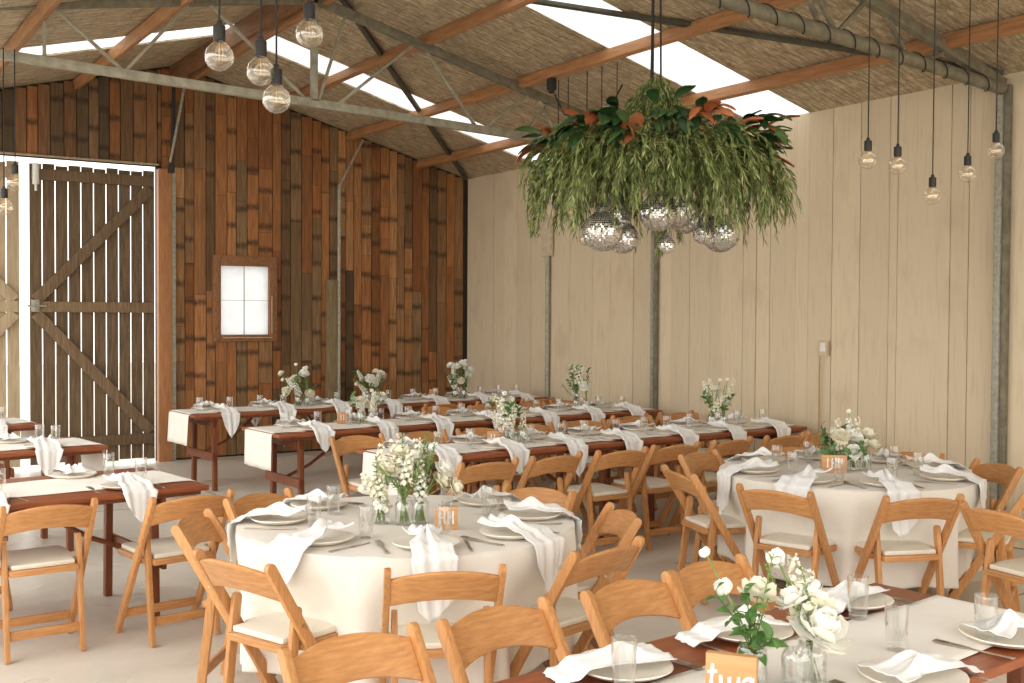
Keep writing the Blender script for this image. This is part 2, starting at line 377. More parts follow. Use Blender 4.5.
# roof timbers
for i, (x, wd) in enumerate(((6.80, 'lowest roof purlin, nearest the cream wall'), (5.81, 'second roof purlin up from the cream wall'), (4.81, 'third roof purlin up from the cream wall'),
                             (2.6, 'first roof purlin left of the ridge'), (1.55, 'second roof purlin left of the ridge'), (.5, 'roof purlin above the left tables'))):
    b_ = MB(); z = zroof(x) - .02; s = SLP if x > RID else -SLL
    b_.bar((x, YF + .05, z - .047), (x, 12.84, z - .047), .055, .10, (s, 0, 1))
    tag(b_.build('roof_purlin', M_purlin, bevel=.004), 'orange pine ' + wd, 'roof beam', 'roof purlins')
b_ = MB(); z = zroof(RID)
b_.bar((RID - .09, YF + .05, z - .13), (RID - .09, 12.84, z - .13), .05, .2); rb = tag(b_.build('ridge_beam', M_ridge, bevel=.004), 'brown double timber ridge beam along the roof top', 'roof beam')
b_ = MB(); b_.bar((RID + .09, YF + .05, z - .12), (RID + .09, 12.84, z - .12), .05, .18); b_.build('second_timber', M_purlin, rb, bevel=.004)
# trusses
def part_bar(nm, a, q, w, h, m, p, up=(0, 0, 1)):
    b = MB(); b.bar(a, q, w, h, up); return b.build(nm, m, p, bevel=.003)
M_pale = simple('pale_olive_steel', (.33, .31, .235), .6, .2, .25, 14)
def tz(x): return 4.29 - .2465 * (x - 4.0)
def tl(x): return 4.42 - .19 * (RID - x)
def bz(x): return 3.62 - .0465 * (x - 1.05) if x > 1.05 else 3.62
Y = 8.9
tr = thing('roof_truss', 'pale olive steel lattice roof truss above the left tables and long rows', 'roof truss', (0, 0, 0), 0)
part_bar('bottom_chord', (XL + .1, Y, bz(0)), (5.98, Y, bz(5.98)), .06, .07, M_pale, tr)
part_bar('chord_end', (5.98, Y, bz(5.98)), (XR - .02, Y, 3.40), .06, .07, M_pale, tr)
part_bar('top_chord', (RID, Y, tz(RID)), (XR - .02, Y, 3.43), .06, .075, M_steel, tr)
part_bar('top_chord', (XL + .1, Y, tl(XL + .1)), (RID, Y, tz(RID)), .06, .075, M_steel, tr)
part_bar('king_post', (RID, Y, bz(RID)), (RID, Y, tz(RID)), .05, .06, M_pale, tr, (0, 1, 0))
for a, q in (((1.58, bz(1.58)), (1.58, tl(1.58))), ((1.6, tl(1.6)), (2.14, bz(2.14))), ((2.17, bz(2.17)), (2.72, tl(2.72))), ((2.76, tl(2.76)), (3.66, bz(3.66))), ((4.02, tz(4.02)), (3.76, bz(3.76))),
             ((3.93, bz(3.93)), (4.69, tz(4.69))), ((4.78, tz(4.78)), (5.34, bz(5.34))), ((5.40, bz(5.4)), (5.93, tz(5.93))), ((6.03, tz(6.03)), (6.24, 3.43)), ((5.85, bz(5.85)), (6.15, tz(6.15))), ((.5, bz(.5)), (1.05, tl(1.05))), ((.5, bz(.5)), (.2, tl(.2)))):
    part_bar('web_bar', (a[0], Y + .01, a[1]), (q[0], Y + .01, q[1]), .025, .025, M_pale, tr, (0, 1, 0))
Y = 4.97
def nb(x): return 3.38 + .077 * (7.45 - x) if x > 4.2 else 3.63
tr = thing('roof_truss', 'dark olive pipe roof truss over the round tables, cable wound round its pipe', 'roof truss', (0, 0, 0), 0)
b_ = MB(); b_.tube([(4.2, Y, nb(4.2)), (XR - .05, Y, nb(7.45))], .047, 14); b_.build('bottom_pipe', M_steel, tr)
b_ = MB(); b_.tube([(XL + .1, Y, 3.60), (2.2, Y, 3.66), (4.2, Y, nb(4.2))], .047, 14); b_.build('bottom_pipe', M_steel, tr)
part_bar('top_chord', (RID, Y, 4.40), (XR - .04, Y, 3.41), .06, .08, M_steel, tr); part_bar('top_chord', (XL + .1, Y, 3.55), (RID, Y, 4.40), .06, .08, M_steel, tr)
part_bar('king_post', (RID, Y, 3.65), (RID, Y, 4.4), .05, .06, M_steel, tr, (0, 1, 0))
def nt_(x): return 4.40 - .2606 * (x - RID)
for a, q in (((5.25, nt_(5.25)), (5.56, nb(5.56))), ((5.35, nt_(5.35)), (5.70, nb(5.7))), ((5.68, nb(5.68)), (6.0, nt_(6.0))), ((6.15, nt_(6.15)), (6.42, nb(6.42))), ((6.55, nb(6.55)), (6.86, nt_(6.86))), ((4.2, nb(4.2)), (4.9, nt_(4.9))), ((3.78, nb(3.78)), (4.2, nt_(4.2))), ((3.0, 3.65), (3.4, 4.3)), ((2.0, 3.65), (2.6, 4.1))):
    part_bar('web_bar', (a[0], Y + .01, a[1]), (q[0], Y + .01, q[1]), .028, .028, M_steel, tr, (0, 1, 0))
b_ = MB(); pts = []
for i in range(420):
    u = i / 419; x = 4.25 + 3.1 * u; a = u * 2 * pi * 13
    pts.append((x, Y + .053 * cos(a), nb(x) + .053 * sin(a)))
b_.tube(pts, .004, 5); b_.build('wound_cable', M_cord, tr)
# flat steel wind braces against the roof sheets
for (x0, y0, x1, y1, l) in ((4.0, 8.95, 7.46, 12.72, 'dark steel wind brace under the roof, running to the far right corner'), (4.75, 7.50, 7.45, 4.95, 'dark steel wind brace crossing the nearer skylight to the near truss')):
    b_ = MB(); b_.bar((x0, y0, zroof(x0) - .035), (x1, y1, zroof(x1) - .035), .055, .03, (SLP, 0, 1)); tag(b_.build('wind_brace', M_darksteel, bevel=.003), l, 'steel brace')
# posts
for y, w, l in ((8.92, .06, 'galvanised steel wall post on the cream wall, behind the middle of the front long row'), (4.97, .10, 'galvanised steel wall post on the cream wall at the right edge')):
    t = thing('steel_post', l, 'post', (XR - .02, y, 0), 0, None)
    b_ = MB(); b_.box((0, w * .22, 1.705), (.06, w * .55, 3.40)); b_.build('post_channel', M_galv, t, bevel=.004)
    b_ = MB(); b_.box((.01, -w * .28, 1.705), (.045, w * .42, 3.40)); b_.build('post_flange', M_steel, t, bevel=.003)
t = thing('conduit_pipe', 'grey conduit pipe on the cream wall near the far corner', 'pipe', (XR, 10.87, 0))
b_ = MB(); b_.tube([(-.02, 0, .0), (-.02, 0, 2.42)], .028, 10); b_.build('pipe', M_galv, t)
b_ = MB(); b_.box((-.03, 0, 2.62), (.05, .17, .46)); b_.build('cover_board', simple('cover_board_paint', (.62, .52, .38), .7), t, bevel=.006)
t = thing('light_switch', 'small cream light switch box on the cream boards', 'light switch', (XR - .004, 6.66, 1.42))
b_ = MB(); b_.box((-.010, 0, 0), (.026, .10, .13)); b_.build('back_box', simple('cream_box', (.62, .50, .34), .6), t, bevel=.004)
b_ = MB(); b_.box((-.026, -.004, .01), (.01, .055, .075)); b_.build('switch_plate', M_white, t, bevel=.003)
b_ = MB(); b_.box((-.004, .045, -.735), (.008, .012, 1.34)); b_.build('cable_strip', simple('ochre_strip', (.45, .30, .14), .7), t, bevel=.002)
t = thing('wall_post', 'pale timber post stub with a steel pole above, against the wood wall', 'post', (5.62, 12.76, 0))
b_ = MB(); b_.box((-.05, 0, 1.06), (.13, .07, 2.10)); b_.build('timber_stub', wood('grey_green_post', (.16, .12, .06), (.29, .215, .115), (8, 8, 1), .8, .1, 6), t, bevel=.004)
b_ = MB(); b_.tube([(.04, -.02, 0.02), (.04, -.02, 3.28)], .022, 10); b_.build('steel_pole', M_galv, t)
b_ = MB(); b_.tube([(.04, -.02, 3.26), (.34, -.06, 3.86)], .016, 8); b_.build('knee_rod', M_pale, t)
t = thing('door_prop', 'black pole with a pale rod above the barn door jamb', 'pole', (3.6, 12.72, 3.34))
b_ = MB(); b_.tube([(0, 0, 0), (.03, 0, .96)], .02, 8); b_.build('black_pole', M_black, t)
b_ = MB(); b_.tube([(-.03, -.05, .05), (.17, -.05, 1.12)], .016, 8); b_.build('pale_rod', M_galv, t)
b_ = MB(); b_.box((-.01, -.02, -.02), (.06, .06, .09)); b_.build('foot_bracket', M_black, t, bevel=.004)

# ================================================================ pendant bulbs
gb = MB(); gb.lathe([(.019, .068), (.022, .058), (.036, .047), (.053, .028), (.0615, 0), (.058, -.022), (.046, -.042), (.028, -.056), (.008, -.0622), (.0005, -.0625)], 28)
sb = MB(); sb.lathe([(.001, .150), (.010, .149), (.013, .132), (.024, .128), (.0255, .124), (.0255, .066), (.022, .062), (.001, .062)], 18)
fb = MB()
for k in range(6):
    a = k * pi / 3; fb.tube([(.005 * cos(a), .005 * sin(a), .055), (.018 * cos(a), .018 * sin(a), .02), (.015 * cos(a + .5), .015 * sin(a + .5), -.022)], .0006, 5)
fb.tube([(0, 0, .06), (0, 0, -.02)], .0018, 6)
def pendant(x, y, z, ztop, lab, grp, sway=.0, k=1.0):
    t = thing('pendant_bulb', lab, 'light bulb', (x, y, z), 0, grp); t.scale = (k, k, k); ztop = z + (ztop - z) / k
    if not pendant.me:
        pendant.me = [gb.build('glass_globe', M_bulb, t), sb.build('socket', M_black, t), fb.build('filament', M_fil, t)]
    else:
        for m in pendant.me:
            c = m.copy(); C.objects.link(c); c.parent = t
    c = MB(); c.tube([(0, 0, .148), (sway * .3, 0, .148 + (ztop - z) * .5), (sway, 0, ztop - z)], .0045, 6); c.build('cord', M_cord, t)
pendant.me = None
for (x, z), w in zip(((4.715, 2.515), (4.952, 2.504), (5.247, 2.362), (5.555, 2.504), (5.815, 2.657)), ('leftmost pendant globe bulb hanging before the cream wall', 'second from left of the five pendant globe bulbs before the cream wall', 'lowest hanging of the five pendant globe bulbs before the cream wall', 'fourth from left of the five pendant globe bulbs before the cream wall', 'pendant globe bulb hanging in front of the right wall post')):
    pendant(x, 3.9, z, zroof(x) - .02, w, 'globe bulbs before the cream wall', 0, .78)
for (x, z), w in zip(((1.50, 2.77), (1.68, 2.73), (1.75, 2.62), (1.90, 2.92)), ('leftmost of the cluster of large globe bulbs at upper left', 'middle large globe bulb of the upper left cluster', 'lowest large globe bulb of the upper left cluster', 'highest large globe bulb of the cluster, its top near the picture edge')):
    pendant(x, 4.6, z, zroof(x) - .03, w, 'globe bulbs at upper left')
for (x, z), w in zip(((1.36, 2.64), (1.285, 2.46)), ('higher small globe bulb hanging in front of the barn doors', 'lower small globe bulb hanging at the left edge before the barn doors')):
    pendant(x, 8.82, z, bz(x), w, 'globe bulbs before the barn doors')

# ================================================================ hanging greenery with mirror balls
CX, CY = 4.17, 4.97
r_ = random.Random(5)
chd = thing('hanging_greenery', 'large round hanging installation of weeping greenery above the round tables', 'hanging greenery', (CX, CY, 2.74))
b_ = MB(); b_.tube([(.48 * cos(a), .48 * sin(a), -.06) for a in [2 * pi * k / 36 for k in range(37)]], .009, 8)
for k in range(3): b_.tube([(.48 * cos(k * pi / 3), .48 * sin(k * pi / 3), -.06), (-.48 * cos(k * pi / 3), -.48 * sin(k * pi / 3), -.06)], .008, 6)
b_.build('hoop_frame', M_darksteel, chd)
for k, (dx, dy) in enumerate(((-.025, 0), (.0, .02), (.03, -.01))):
    b_ = MB(); b_.tube([(dx * 1.2, dy, .2), (dx * .6, dy, nb(CX) - 2.74 + (.6 if k else .65))], .006, 6); b_.build('rope', M_cord, chd)
def add_leaf(b, p, d, L, w, curl=.15, side=None):
    d = d.normalized(); s = d.cross(side if side is not None else V((r_.uniform(-1, 1), r_.uniform(-1, 1), r_.uniform(-1, 1))))
    if s.length < 1e-3: s = d.cross(V((1, 0, .3)))
    s.normalize(); n = s.cross(d)
    q = p + d * L * .5 + n * L * curl * .35; e = p + d * L - n * L * curl * .3
    b.add([p, q + s * w / 2, q - s * w / 2, e, q - n * w * .16], [(0, 1, 4), (0, 4, 2), (1, 3, 4), (4, 3, 2)])
def spray(b, p, out, L, up0, lf, lw, step=.013, gap=0.0):
    d = (out * r_.uniform(.5, 1.0) + V((0, 0, up0))).normalized(); pts = [p.copy()]; q = p.copy(); n = int(L / step)
    for i in range(n):
        d = (d + V((r_.uniform(-.06, .06), r_.uniform(-.06, .06), -.085 - .05 * i / n))).normalized(); q = q + d * step; pts.append(q.copy())
        for s_ in range(2):
            ld = (d * 1.0 + V((r_.uniform(-.55, .55), r_.uniform(-.55, .55), r_.uniform(-.5, .1)))).normalized()
            add_leaf(b, q, ld, lf * r_.uniform(.7, 1.2), lw)
    b.tube(pts[::4] + [pts[-1]], .0018, 4, cap=False)
b_ = MB()
for i in range(470):
    a = r_.uniform(0, 2 * pi); rr = .58 * math.sqrt(r_.uniform(.06, 1)); out = V((cos(a + r_.uniform(-.4, .4)), sin(a + r_.uniform(-.4, .4)), 0))
    L = r_.uniform(.24, .54) * (1.0 if rr > .35 else .8)
    spray(b_, V((rr * cos(a), rr * sin(a), r_.uniform(-.08, .08) - .26 * rr)), out * (.30 + .50 * rr), L * (1.05 - .35 * rr), r_.uniform(-.3, .5), r_.uniform(.04, .062), .0095)
for i in range(170):      # fine pale strands hanging straight down
    a = r_.uniform(0, 2 * pi); rr = .60 * math.sqrt(r_.uniform(.1, 1)); out = V((cos(a), sin(a), 0))
    spray(b_, V((rr * cos(a), rr * sin(a), r_.uniform(-.08, .05) - .26 * rr)), out * (.2 + .45 * rr), r_.uniform(.22, .46), r_.uniform(-.6, .2), .075, .0055, .017)
for i in range(110):      # bushy tips that stand out sideways
    a = r_.uniform(0, 2 * pi); rr = r_.uniform(.3, .6); out = V((cos(a), sin(a), 0))
    spray(b_, V((rr * cos(a), rr * sin(a), r_.uniform(-.06, .05) - .22 * rr)), out * 1.2, r_.uniform(.16, .30), r_.uniform(-.2, .4), .05, .010)
for i in range(190):
    a = r_.uniform(0, 2 * pi); z = r_.uniform(.04, .34); out = V((cos(a), sin(a), 0))
    spray(b_, out * (.015 + max(0, .24 - z * .72)) + V((0, 0, z)), out * .42, r_.uniform(.10, .22), r_.uniform(-.9, .05), .048, .009)
for k in range(4):
    spray(b_, V((.03 * k, -.02, -.25)), V((.1, 0, 0)), .42, -1, .05, .010)
b_.build('weeping_foliage', M_weep, chd, smooth=0)
b_ = MB(); b2 = MB()
clus = [(rad(q), r, z) for q, r, z in ((203, .50, .03), (212, .56, -.04), (188, .60, -.03), (238, .46, .05), (262, .55, .02), (285, .62, -.02), (312, .58, -.05), (320, .54, -.10), (150, .62, -.04), (60, .5, .03), (105, .5, .02))]
for i in range(190):
    ca, cr_, cz = clus[i % 11]; a = ca + r_.uniform(-.17, .17); rr = cr_ + r_.uniform(-.07, .07); out = V((cos(a), sin(a), 0)); p = out * rr + V((0, 0, cz + r_.uniform(-.06, .06)))
    d = (out * r_.uniform(.35, 1) + V((r_.uniform(-.7, .7), r_.uniform(-.7, .7), r_.uniform(-1.0, .40))))
    tgt = b2 if r_.random() < .24 else b_
    L = r_.uniform(.13, .21); w = L * .42; d.normalize(); s = d.cross(V((r_.uniform(-.4, .4), r_.uniform(-.4, .4), 1))).normalized(); n = s.cross(d)
    def fn(u, v, p=p, d=d, s=s, n=n, L=L, w=w):
        ww = w * (sin(pi * min(u * .96 + .03, 1)) ** .8) * (v - .5); return p + d * (L * u) + s * ww + n * (.12 * L * sin(pi * u) - abs(v - .5) * w * .25 - .10 * L * u * u)
    tgt.grid(fn, 6, 4)
b_.build('magnolia_leaves', M_mag, chd); b2.build('rust_leaves', M_rust, chd)
def mirror_ball(x, y, z, r, ztop, lab):
    t = thing('mirror_ball', lab, 'mirror ball', (x, y, z), r_.uniform(0, 3), 'mirror balls under the hanging greenery')
    b = MB(); b.sphere((0, 0, 0), r * .985, 32, 18); b.build('ball_core', M_core, t)
    b = MB(); nl = max(12, int(pi * r / .0125)); g = .10
    for i in range(1, nl - 1):
        t0 = pi * i / nl; t1 = pi * (i + 1) / nl; tm = (t0 + t1) / 2; m = max(6, int(2 * pi * r * sin(tm) / .0125))
        for j in range(m):
            p0 = 2 * pi * (j + g) / m; p1 = 2 * pi * (j + 1 - g) / m; s0 = t0 + g * (t1 - t0); s1 = t1 - g * (t1 - t0)
            c = V((sin(tm) * cos((p0 + p1) / 2), sin(tm) * sin((p0 + p1) / 2), cos(tm)))
            tl_ = V((r_.uniform(-1, 1), r_.uniform(-1, 1), r_.uniform(-1, 1))) * .11
            vs = []
            for th, ph_ in ((s0, p0), (s1, p0), (s1, p1), (s0, p1)):
                q = V((sin(th) * cos(ph_), sin(th) * sin(ph_), cos(th))); vs.append(q * r * (1 + (q - c).dot(tl_) * 2.0))
            b.add(vs, [(0, 1, 2, 3)])
    b.build('mirror_tile_skin', M_mirror, t, smooth=0)
    b = MB(); b.lathe([(.001, r + .02), (.012, r + .02), (.02, r + .002), (.022, r * .985), (.001, r * .97)], 14); b.build('cap', M_galv, t)
    b = MB(); b.tube([(0, 0, r + .015), (0, 0, ztop - z)], .003, 5); b.build('hanging_wire', M_cord, t)
for x, y, z, r, l in ((3.80, 4.97, 2.205, .112, 'largest low mirror ball at the left under the greenery'), (3.98, 5.12, 2.30, .108, 'mirror ball half hidden in greenery above the left ball'), (4.10, 4.85, 2.315, .105, 'mirror ball left of centre, in front and above the two low ones'),
                      (4.03, 5.08, 2.185, .092, 'mirror ball low behind the centre left balls'), (4.34, 4.97, 2.36, .112, 'highest central mirror ball tucked up in the greenery'), (4.52, 5.10, 2.33, .10, 'mirror ball right of the highest central one, in the leaves'),
                      (4.23, 4.93, 2.145, .052, 'tiny mirror ball hanging lowest at the centre'), (4.50, 4.92, 2.215, .055, 'tiny mirror ball left of the large right ball'), (4.69, 4.97, 2.235, .115, 'large mirror ball at the right under the greenery')):
    mirror_ball(x, y, z - .04, r, 2.72, l)
# cords and a junction box by the far purlin, running down behind the greenery
t = thing('junction_box', 'black junction box with a looped cable on a roof purlin', 'junction box', (5.79, 8.35, zroof(5.79) - .21))
b_ = MB(); b_.box((0, 0, .03), (.07, .07, .11)); b_.lathe([(.02, -.05), (.03, -.04), (.035, -.02)], 10); b_.build('box_body', M_black, t, bevel=.012)
b_ = MB(); b_.tube([(.02, -.02, -.06), (.10, -.06, -.24), (.25, -.18, -.28), (.42, -.32, -.20), (.50, -.40, .02)], .008, 6); b_.build('loop_cable', M_cord, t)
for k, (y, z, w) in enumerate(((8.24, 2.96, 'leftmost thin-corded bulb hanging behind the greenery'), (8.09, 2.62, 'second thin-corded bulb hanging behind the greenery'), (7.81, 2.36, 'third thin-corded bulb hanging behind the greenery'), (7.60, 2.95, 'fourth thin-corded bulb hanging behind the greenery'), (7.39, 2.95, 'rightmost thin-corded bulb hanging behind the greenery'))):
    pendant(5.79, y, z, zroof(5.79) - .16, w, 'bulbs hidden behind the greenery')
# ================================================================ folding chair
def rounded_bar(b, x, y0, z0, y1, z1, w, t):
    # flat bar in the YZ plane from the foot (y0,z0) to a rounded top (y1,z1)
    a = V((0, y0, z0)); q = V((0, y1, z1)); d = q - a; L = d.length; d /= L; p = V((0, d.z, -d.y)); h = w / 2
    k = (0 - z0) / d.z if d.z else 0
    out = [(-h, 0), (h, 0)] + [(h * cos(u), L - h + h * sin(u)) for u in [pi * i / 8 for i in range(9)]]
    M = Matrix(((0, 1, 0, x), (p.y, 0, d.y, a.y), (p.z, 0, d.z, a.z), (0, 0, 0, 1)))
    b.prism(out, t, M)
def make_chair():
    t = thing('folding_chair', '-', 'chair')
    for s in (-1, 1):
        b = MB(); rounded_bar(b, s * .211, .157, .010, -.312, .777, .044, .025); o = b.build('post', W_z, t, bevel=.0045)
        b = MB(); rounded_bar(b, s * .176, -.212, .004, -.140, .585, .040, .024); o = b.build('rear_leg', W_z, t, bevel=.0045)
    b = MB(); hy = [(-.160, -.205), (.160, -.205), (.160, -.125), (.193, -.115), (.193, .195), (.18, .212), (-.18, .212), (-.193, .195), (-.193, -.115), (-.160, -.125)]
    b.prism([(x, y) for x, y in hy], .03, Matrix(((1, 0, 0, 0), (0, 0, 1, 0), (0, 1, 0, .425), (0, 0, 0, 1))))
    seat = b.build('seat', W_x, t, bevel=.005)
    b = MB(); pd = [(x * .93, y * .93 + .004) for x, y in hy]
    b.prism(pd, .026, Matrix(((1, 0, 0, 0), (0, 0, 1, 0), (0, 1, 0, .453), (0, 0, 0, 1)))); b.build('seat_pad', M_pad, seat, bevel=.010)
    def fn(u, v):
        x = (u - .5) * .40; c = 1 - (2 * u - 1) ** 2; zb = .624 + .030 * c; zt = .736 + .032 * c; z = zb + (zt - zb) * v
        return V((x, -.315 + .472 * (.777 - z) / .77 - .010 - .030 * c, z))
    b = MB(); b.grid(fn, 14, 4); o = b.build('backrest', W_x, t, smooth=60)
    md = o.modifiers.new('thick', 'SOLIDIFY'); md.thickness = .014; md.offset = 0
    bv = o.modifiers.new('round', 'BEVEL'); bv.width = .003; bv.segments = 2; bv.limit_method = 'ANGLE'
    b = MB(); b.box((0, -.196, .125), (.33, .016, .046)); b.build('stretcher', W_x, t, bevel=.003)
    b = MB(); b.box((0, .095, .115), (.40, .016, .046)); b.build('stretcher', W_x, t, bevel=.003)
    for s in (-1, 1):
        b = MB(); b.tube([(s * .222, -.150, .52), (s * .229, -.150, .52)], .007, 10); b.build('bolt', M_silver, t)
    return t
CH = Proto(make_chair())
def chair(bx, by, face, label, group):
    # bx,by: the point under the top of the back; face in degrees
    a = rad(face); k = .315
    return CH.put((bx + k * cos(a), by + k * sin(a), 0), a - pi / 2, label, group)
ORD = ['first', 'second', 'third', 'fourth', 'fifth', 'sixth', 'seventh', 'eighth']

# ================================================================ table ware
def make_plate():
    b = MB(); w = lambda a, i: 1 + .018 * sin(2 * a + .6) + .012 * sin(5 * a)
    b.lathe([(.001, .008), (.06, .008), (.088, .010), (.112, .017), (.130, .0245), (.1345, .0245), (.136, .021), (.120, .011), (.095, .003), (.06, .0015), (.001, .0015)], 40, wob=w)
    return b.build('dinner_plate', M_plate)
def make_glass():
    b = MB(); b.lathe([(.001, .001), (.026, .001), (.0285, .004), (.0315, .06), (.033, .134), (.0325, .136), (.031, .134), (.0295, .06), (.0265, .014), (.02, .010), (.001, .010)], 28)
    return b.build('water_tumbler', M_glass)
def make_fork():
    b = MB()
    def fn(u, v):
        y = -.095 + .19 * u; hw = .004 + .003 * (1 - u) ** 2 * 1.5 if u < .62 else .004 + .0085 * min(1, (u - .62) / .12)
        return V(((v - .5) * 2 * hw, y, .004 + .006 * max(0, u - .55) - .0))
    b.grid(fn, 20, 4)
    for k in range(4): b.bar((-.0105 + .007 * k, .09, .0066), (-.0105 + .007 * k, .135, .0075), .0032, .0018)
    return b.build('fork', M_silver, solid=.002)
def make_knife():
    b = MB()
    out = [(-.006, -.11), (.006, -.115), (.0045, -.01), (.009, 0), (.010, .075), (.004, .115), (-.003, .118), (-.0045, 0), (-.0045, -.01)]
    b.prism(out, .003, Matrix(((1, 0, 0, 0), (0, 0, 1, 0), (0, 1, 0, .0025), (0, 0, 0, 1)))); return b.build('table_knife', M_silver, bevel=.0008)
def make_napkin(e, drop, seed, tail=.12, wide=.085, lay=False):
    q = random.Random(seed); ph = [q.uniform(0, 6) for _ in range(6)]; sk = q.uniform(-.04, .04)
    L1 = tail; L2 = e + .012; L = L1 + L2 + drop
    def fn(u, v):
        s = u * L; w = v * 2 - 1; t = min(1, abs(s - L1) / .10)
        hw = .030 + (wide - .030) * t ** .8 if s > L1 else .028 + .055 * (t ** .7)
        amp = .016 * (1 - t) + (.004 if lay else .009)
        rip = amp * (.6 * sin(w * 7 + ph[0]) + .5 * sin(w * 11.5 + ph[1]) + .25 * sin(s * 30 + ph[2]))
        if s < L1 + L2:
            y = L1 - s; x = w * hw + sk * (s - L1); pl = .030 if abs(y) < .135 else .007 + .023 * max(0, 1 - (abs(y) - .135) / .03)
            hump = .030 * math.exp(-((s - L1) / .05) ** 2) * (1 - w * w)
            z = pl + .012 + hump + rip * .9
            if s < L1 * .6 and not lay: z += .03 * (1 - s / (L1 * .6)) * (.4 + .6 * sin(w * 4 + ph[3]) ** 2)
            if not lay:
                d = L1 + L2 - s
                if d < .03: z = z * (d / .03) + (1 - d / .03) * .006
        else:
            d = (s - L1 - L2); k = 1 - .55 * abs(w) ** 1.2 if drop < .25 else 1 - .25 * abs(w + .3)
            x = w * (hw + .01) * (1 - .25 * d / drop) + sk * (s - L1); y = -e - .014 - .008 - .05 * d - rip * 1.1; z = .006 - d * k
        return V((x, y, z))
    b = MB(); b.grid(fn, 40, 16); return b.build('napkin', M_nap, smooth=80, solid=.0022)
P_plate, P_glass, P_fork, P_knife = Proto(make_plate()), Proto(make_glass()), Proto(make_fork()), Proto(make_knife())
NAPS = {'row': [Proto(make_napkin(.17, .20, 3)), Proto(make_napkin(.17, .24, 9)), Proto(make_napkin(.17, .17, 21, wide=.085))],
        'round': [Proto(make_napkin(.19, .22, 31, wide=.095)), Proto(make_napkin(.19, .17, 44, wide=.10)), Proto(make_napkin(.19, .26, 52, wide=.085))],
        'lay': [Proto(make_napkin(.20, .0001, 61, tail=.10, wide=.055, lay=True)), Proto(make_napkin(.19, .0001, 77, tail=.12, wide=.065, lay=True))]}
cnt = [0]
def setting(x, y, z, face, where, kind='row', cut=True, glass=(.13, .17), napkin_rot=0, grp=''):
    a = rad(face) - pi / 2; k = cnt[0]; cnt[0] += 1
    R = Matrix.Rotation(a, 3, 'Z'); o = V((x, y, z)); q = random.Random(k)
    P_plate.put(o, a + q.uniform(0, 6), 'cream plate ' + where, 'dinner plates ' + grp); 
    nl = NAPS[kind]; n = nl[k % len(nl)]
    n.put(o + V((0, 0, .001)), a + napkin_rot + q.uniform(-.05, .05), 'white napkin ' + where, 'napkins ' + grp)
    if glass:
        P_glass.put(o + R @ V((glass[0] + q.uniform(-.02, .02), glass[1] + q.uniform(-.02, .02), 0)), q.uniform(0, 3), 'clear tumbler ' + where, 'tumblers ' + grp)
    if cut:
        P_fork.put(o + R @ V((-.175, -.01, 0)), a + q.uniform(-.1, .1), 'fork ' + where, 'forks ' + grp)
        P_knife.put(o + R @ V((.17, -.01, 0)), a + q.uniform(-.1, .1), 'table knife ' + where, 'knives ' + grp)

# ================================================================ trestle tables
INS = .24
def make_trestle(L, W, lab, ox, oy, ang):
    t = thing('trestle_table', lab, 'table', (ox, oy, 0), ang, 'stained wooden trestle tables')
    b = MB(); b.box((0, 0, .726), (L, W, .028)); top = b.build('tabletop', M_top, t, bevel=.004)
    b = MB()
    for s in (-1, 1): b.box((0, s * (W / 2 - .055), .700), (L - .06, .03, .028))
    b.build('edge_batten', M_leg, t, bevel=.003)
    for s in (-1, 1):
        x = s * (L / 2 - INS)
        for v in (-1, 1):
            b = MB(); b.bar((x, v * (W / 2 - .10), .001), (x, v * (W / 2 - .12), .70), .042, .046, (0, 1, 0)); b.build('leg', M_leg, t, bevel=.004)
        b = MB(); b.box((x + s * .035, 0, .655), (.024, W - .12, .085)); b.build('bearer', M_leg, t, bevel=.003)
        b = MB(); b.box((x + s * .035, 0, .33), (.024, W - .10, .075)); b.build('trestle_rail', M_leg, t, bevel=.003)
        b = MB(); b.tube([(x - s * .0, .03, .34), (x - s * .22, .03, .43), (x - s * .42, .03, .56), (x - s * .55, .03, .70)], .014, 8); b.build('brace', M_leg, t, bevel=0)
    return t
def make_runner(lab, ox, oy, ang, L, w, z, d0, d1, seed):
    q = random.Random(seed); ph = [q.uniform(0, 6) for _ in range(4)]; T = d0 + L + d1
    def fn(u, v):
        s = u * T; y = (v - .5) * w + .012 * sin(s * 2.1 + ph[0]); r = .0012 * sin(s * 13 + ph[1]) + .0012 * sin(s * 7 + v * 9 + ph[2])
        if s < d0: return V((-.010 - .012 * (1 - s / d0) + .006 * sin(v * 14 + ph[3]) * (1 - s / d0), y, z + .004 - (d0 - s)))
        if s > d0 + L: return V((L + .010 + .012 * ((s - d0 - L) / max(d1, .01)) + .006 * sin(v * 14) * ((s - d0 - L) / max(d1, .01)), y, z + .004 - (s - d0 - L)))
        return V((s - d0, y, z + .0045 + r))
    b = MB(); b.grid(fn, int(T / .035), 14); o = b.build('table_runner', M_runner, smooth=70, solid=.002)
    o.location = (ox, oy, 0); o.rotation_euler = (0, 0, ang); return tag(o, lab, 'table runner', 'white cloth runners')
ZT = .740
class Row:
    def __init__(s, x, y, ang, W=.74): s.o = V((x, y, 0)); s.a = rad(ang); s.d = V((cos(s.a), sin(s.a), 0)); s.p = V((-sin(s.a), cos(s.a), 0)); s.W = W
    def at(s, u, v): return s.o + s.d * u + s.p * v
ROWS = {}
def longrow(key, x, y, ang, Ls, nm, nice, d0=.30, d1=.0, rw=.52, W=.74, hold=(.0, .0)):
    r = Row(x, y, ang, W); ROWS[key] = r; u = 0
    for i, L in enumerate(Ls):
        c = r.at(u + L / 2, W / 2)
        make_trestle(L, W, nm[i], c.x, c.y, r.a); u += L + .015
    T = u - .015; c = r.at(0, W / 2 + .0)
    make_runner('white cloth runner along ' + nice, c.x, c.y, r.a, T, rw, ZT, d0, d1, len(key) + int(y * 10))
    return r, T
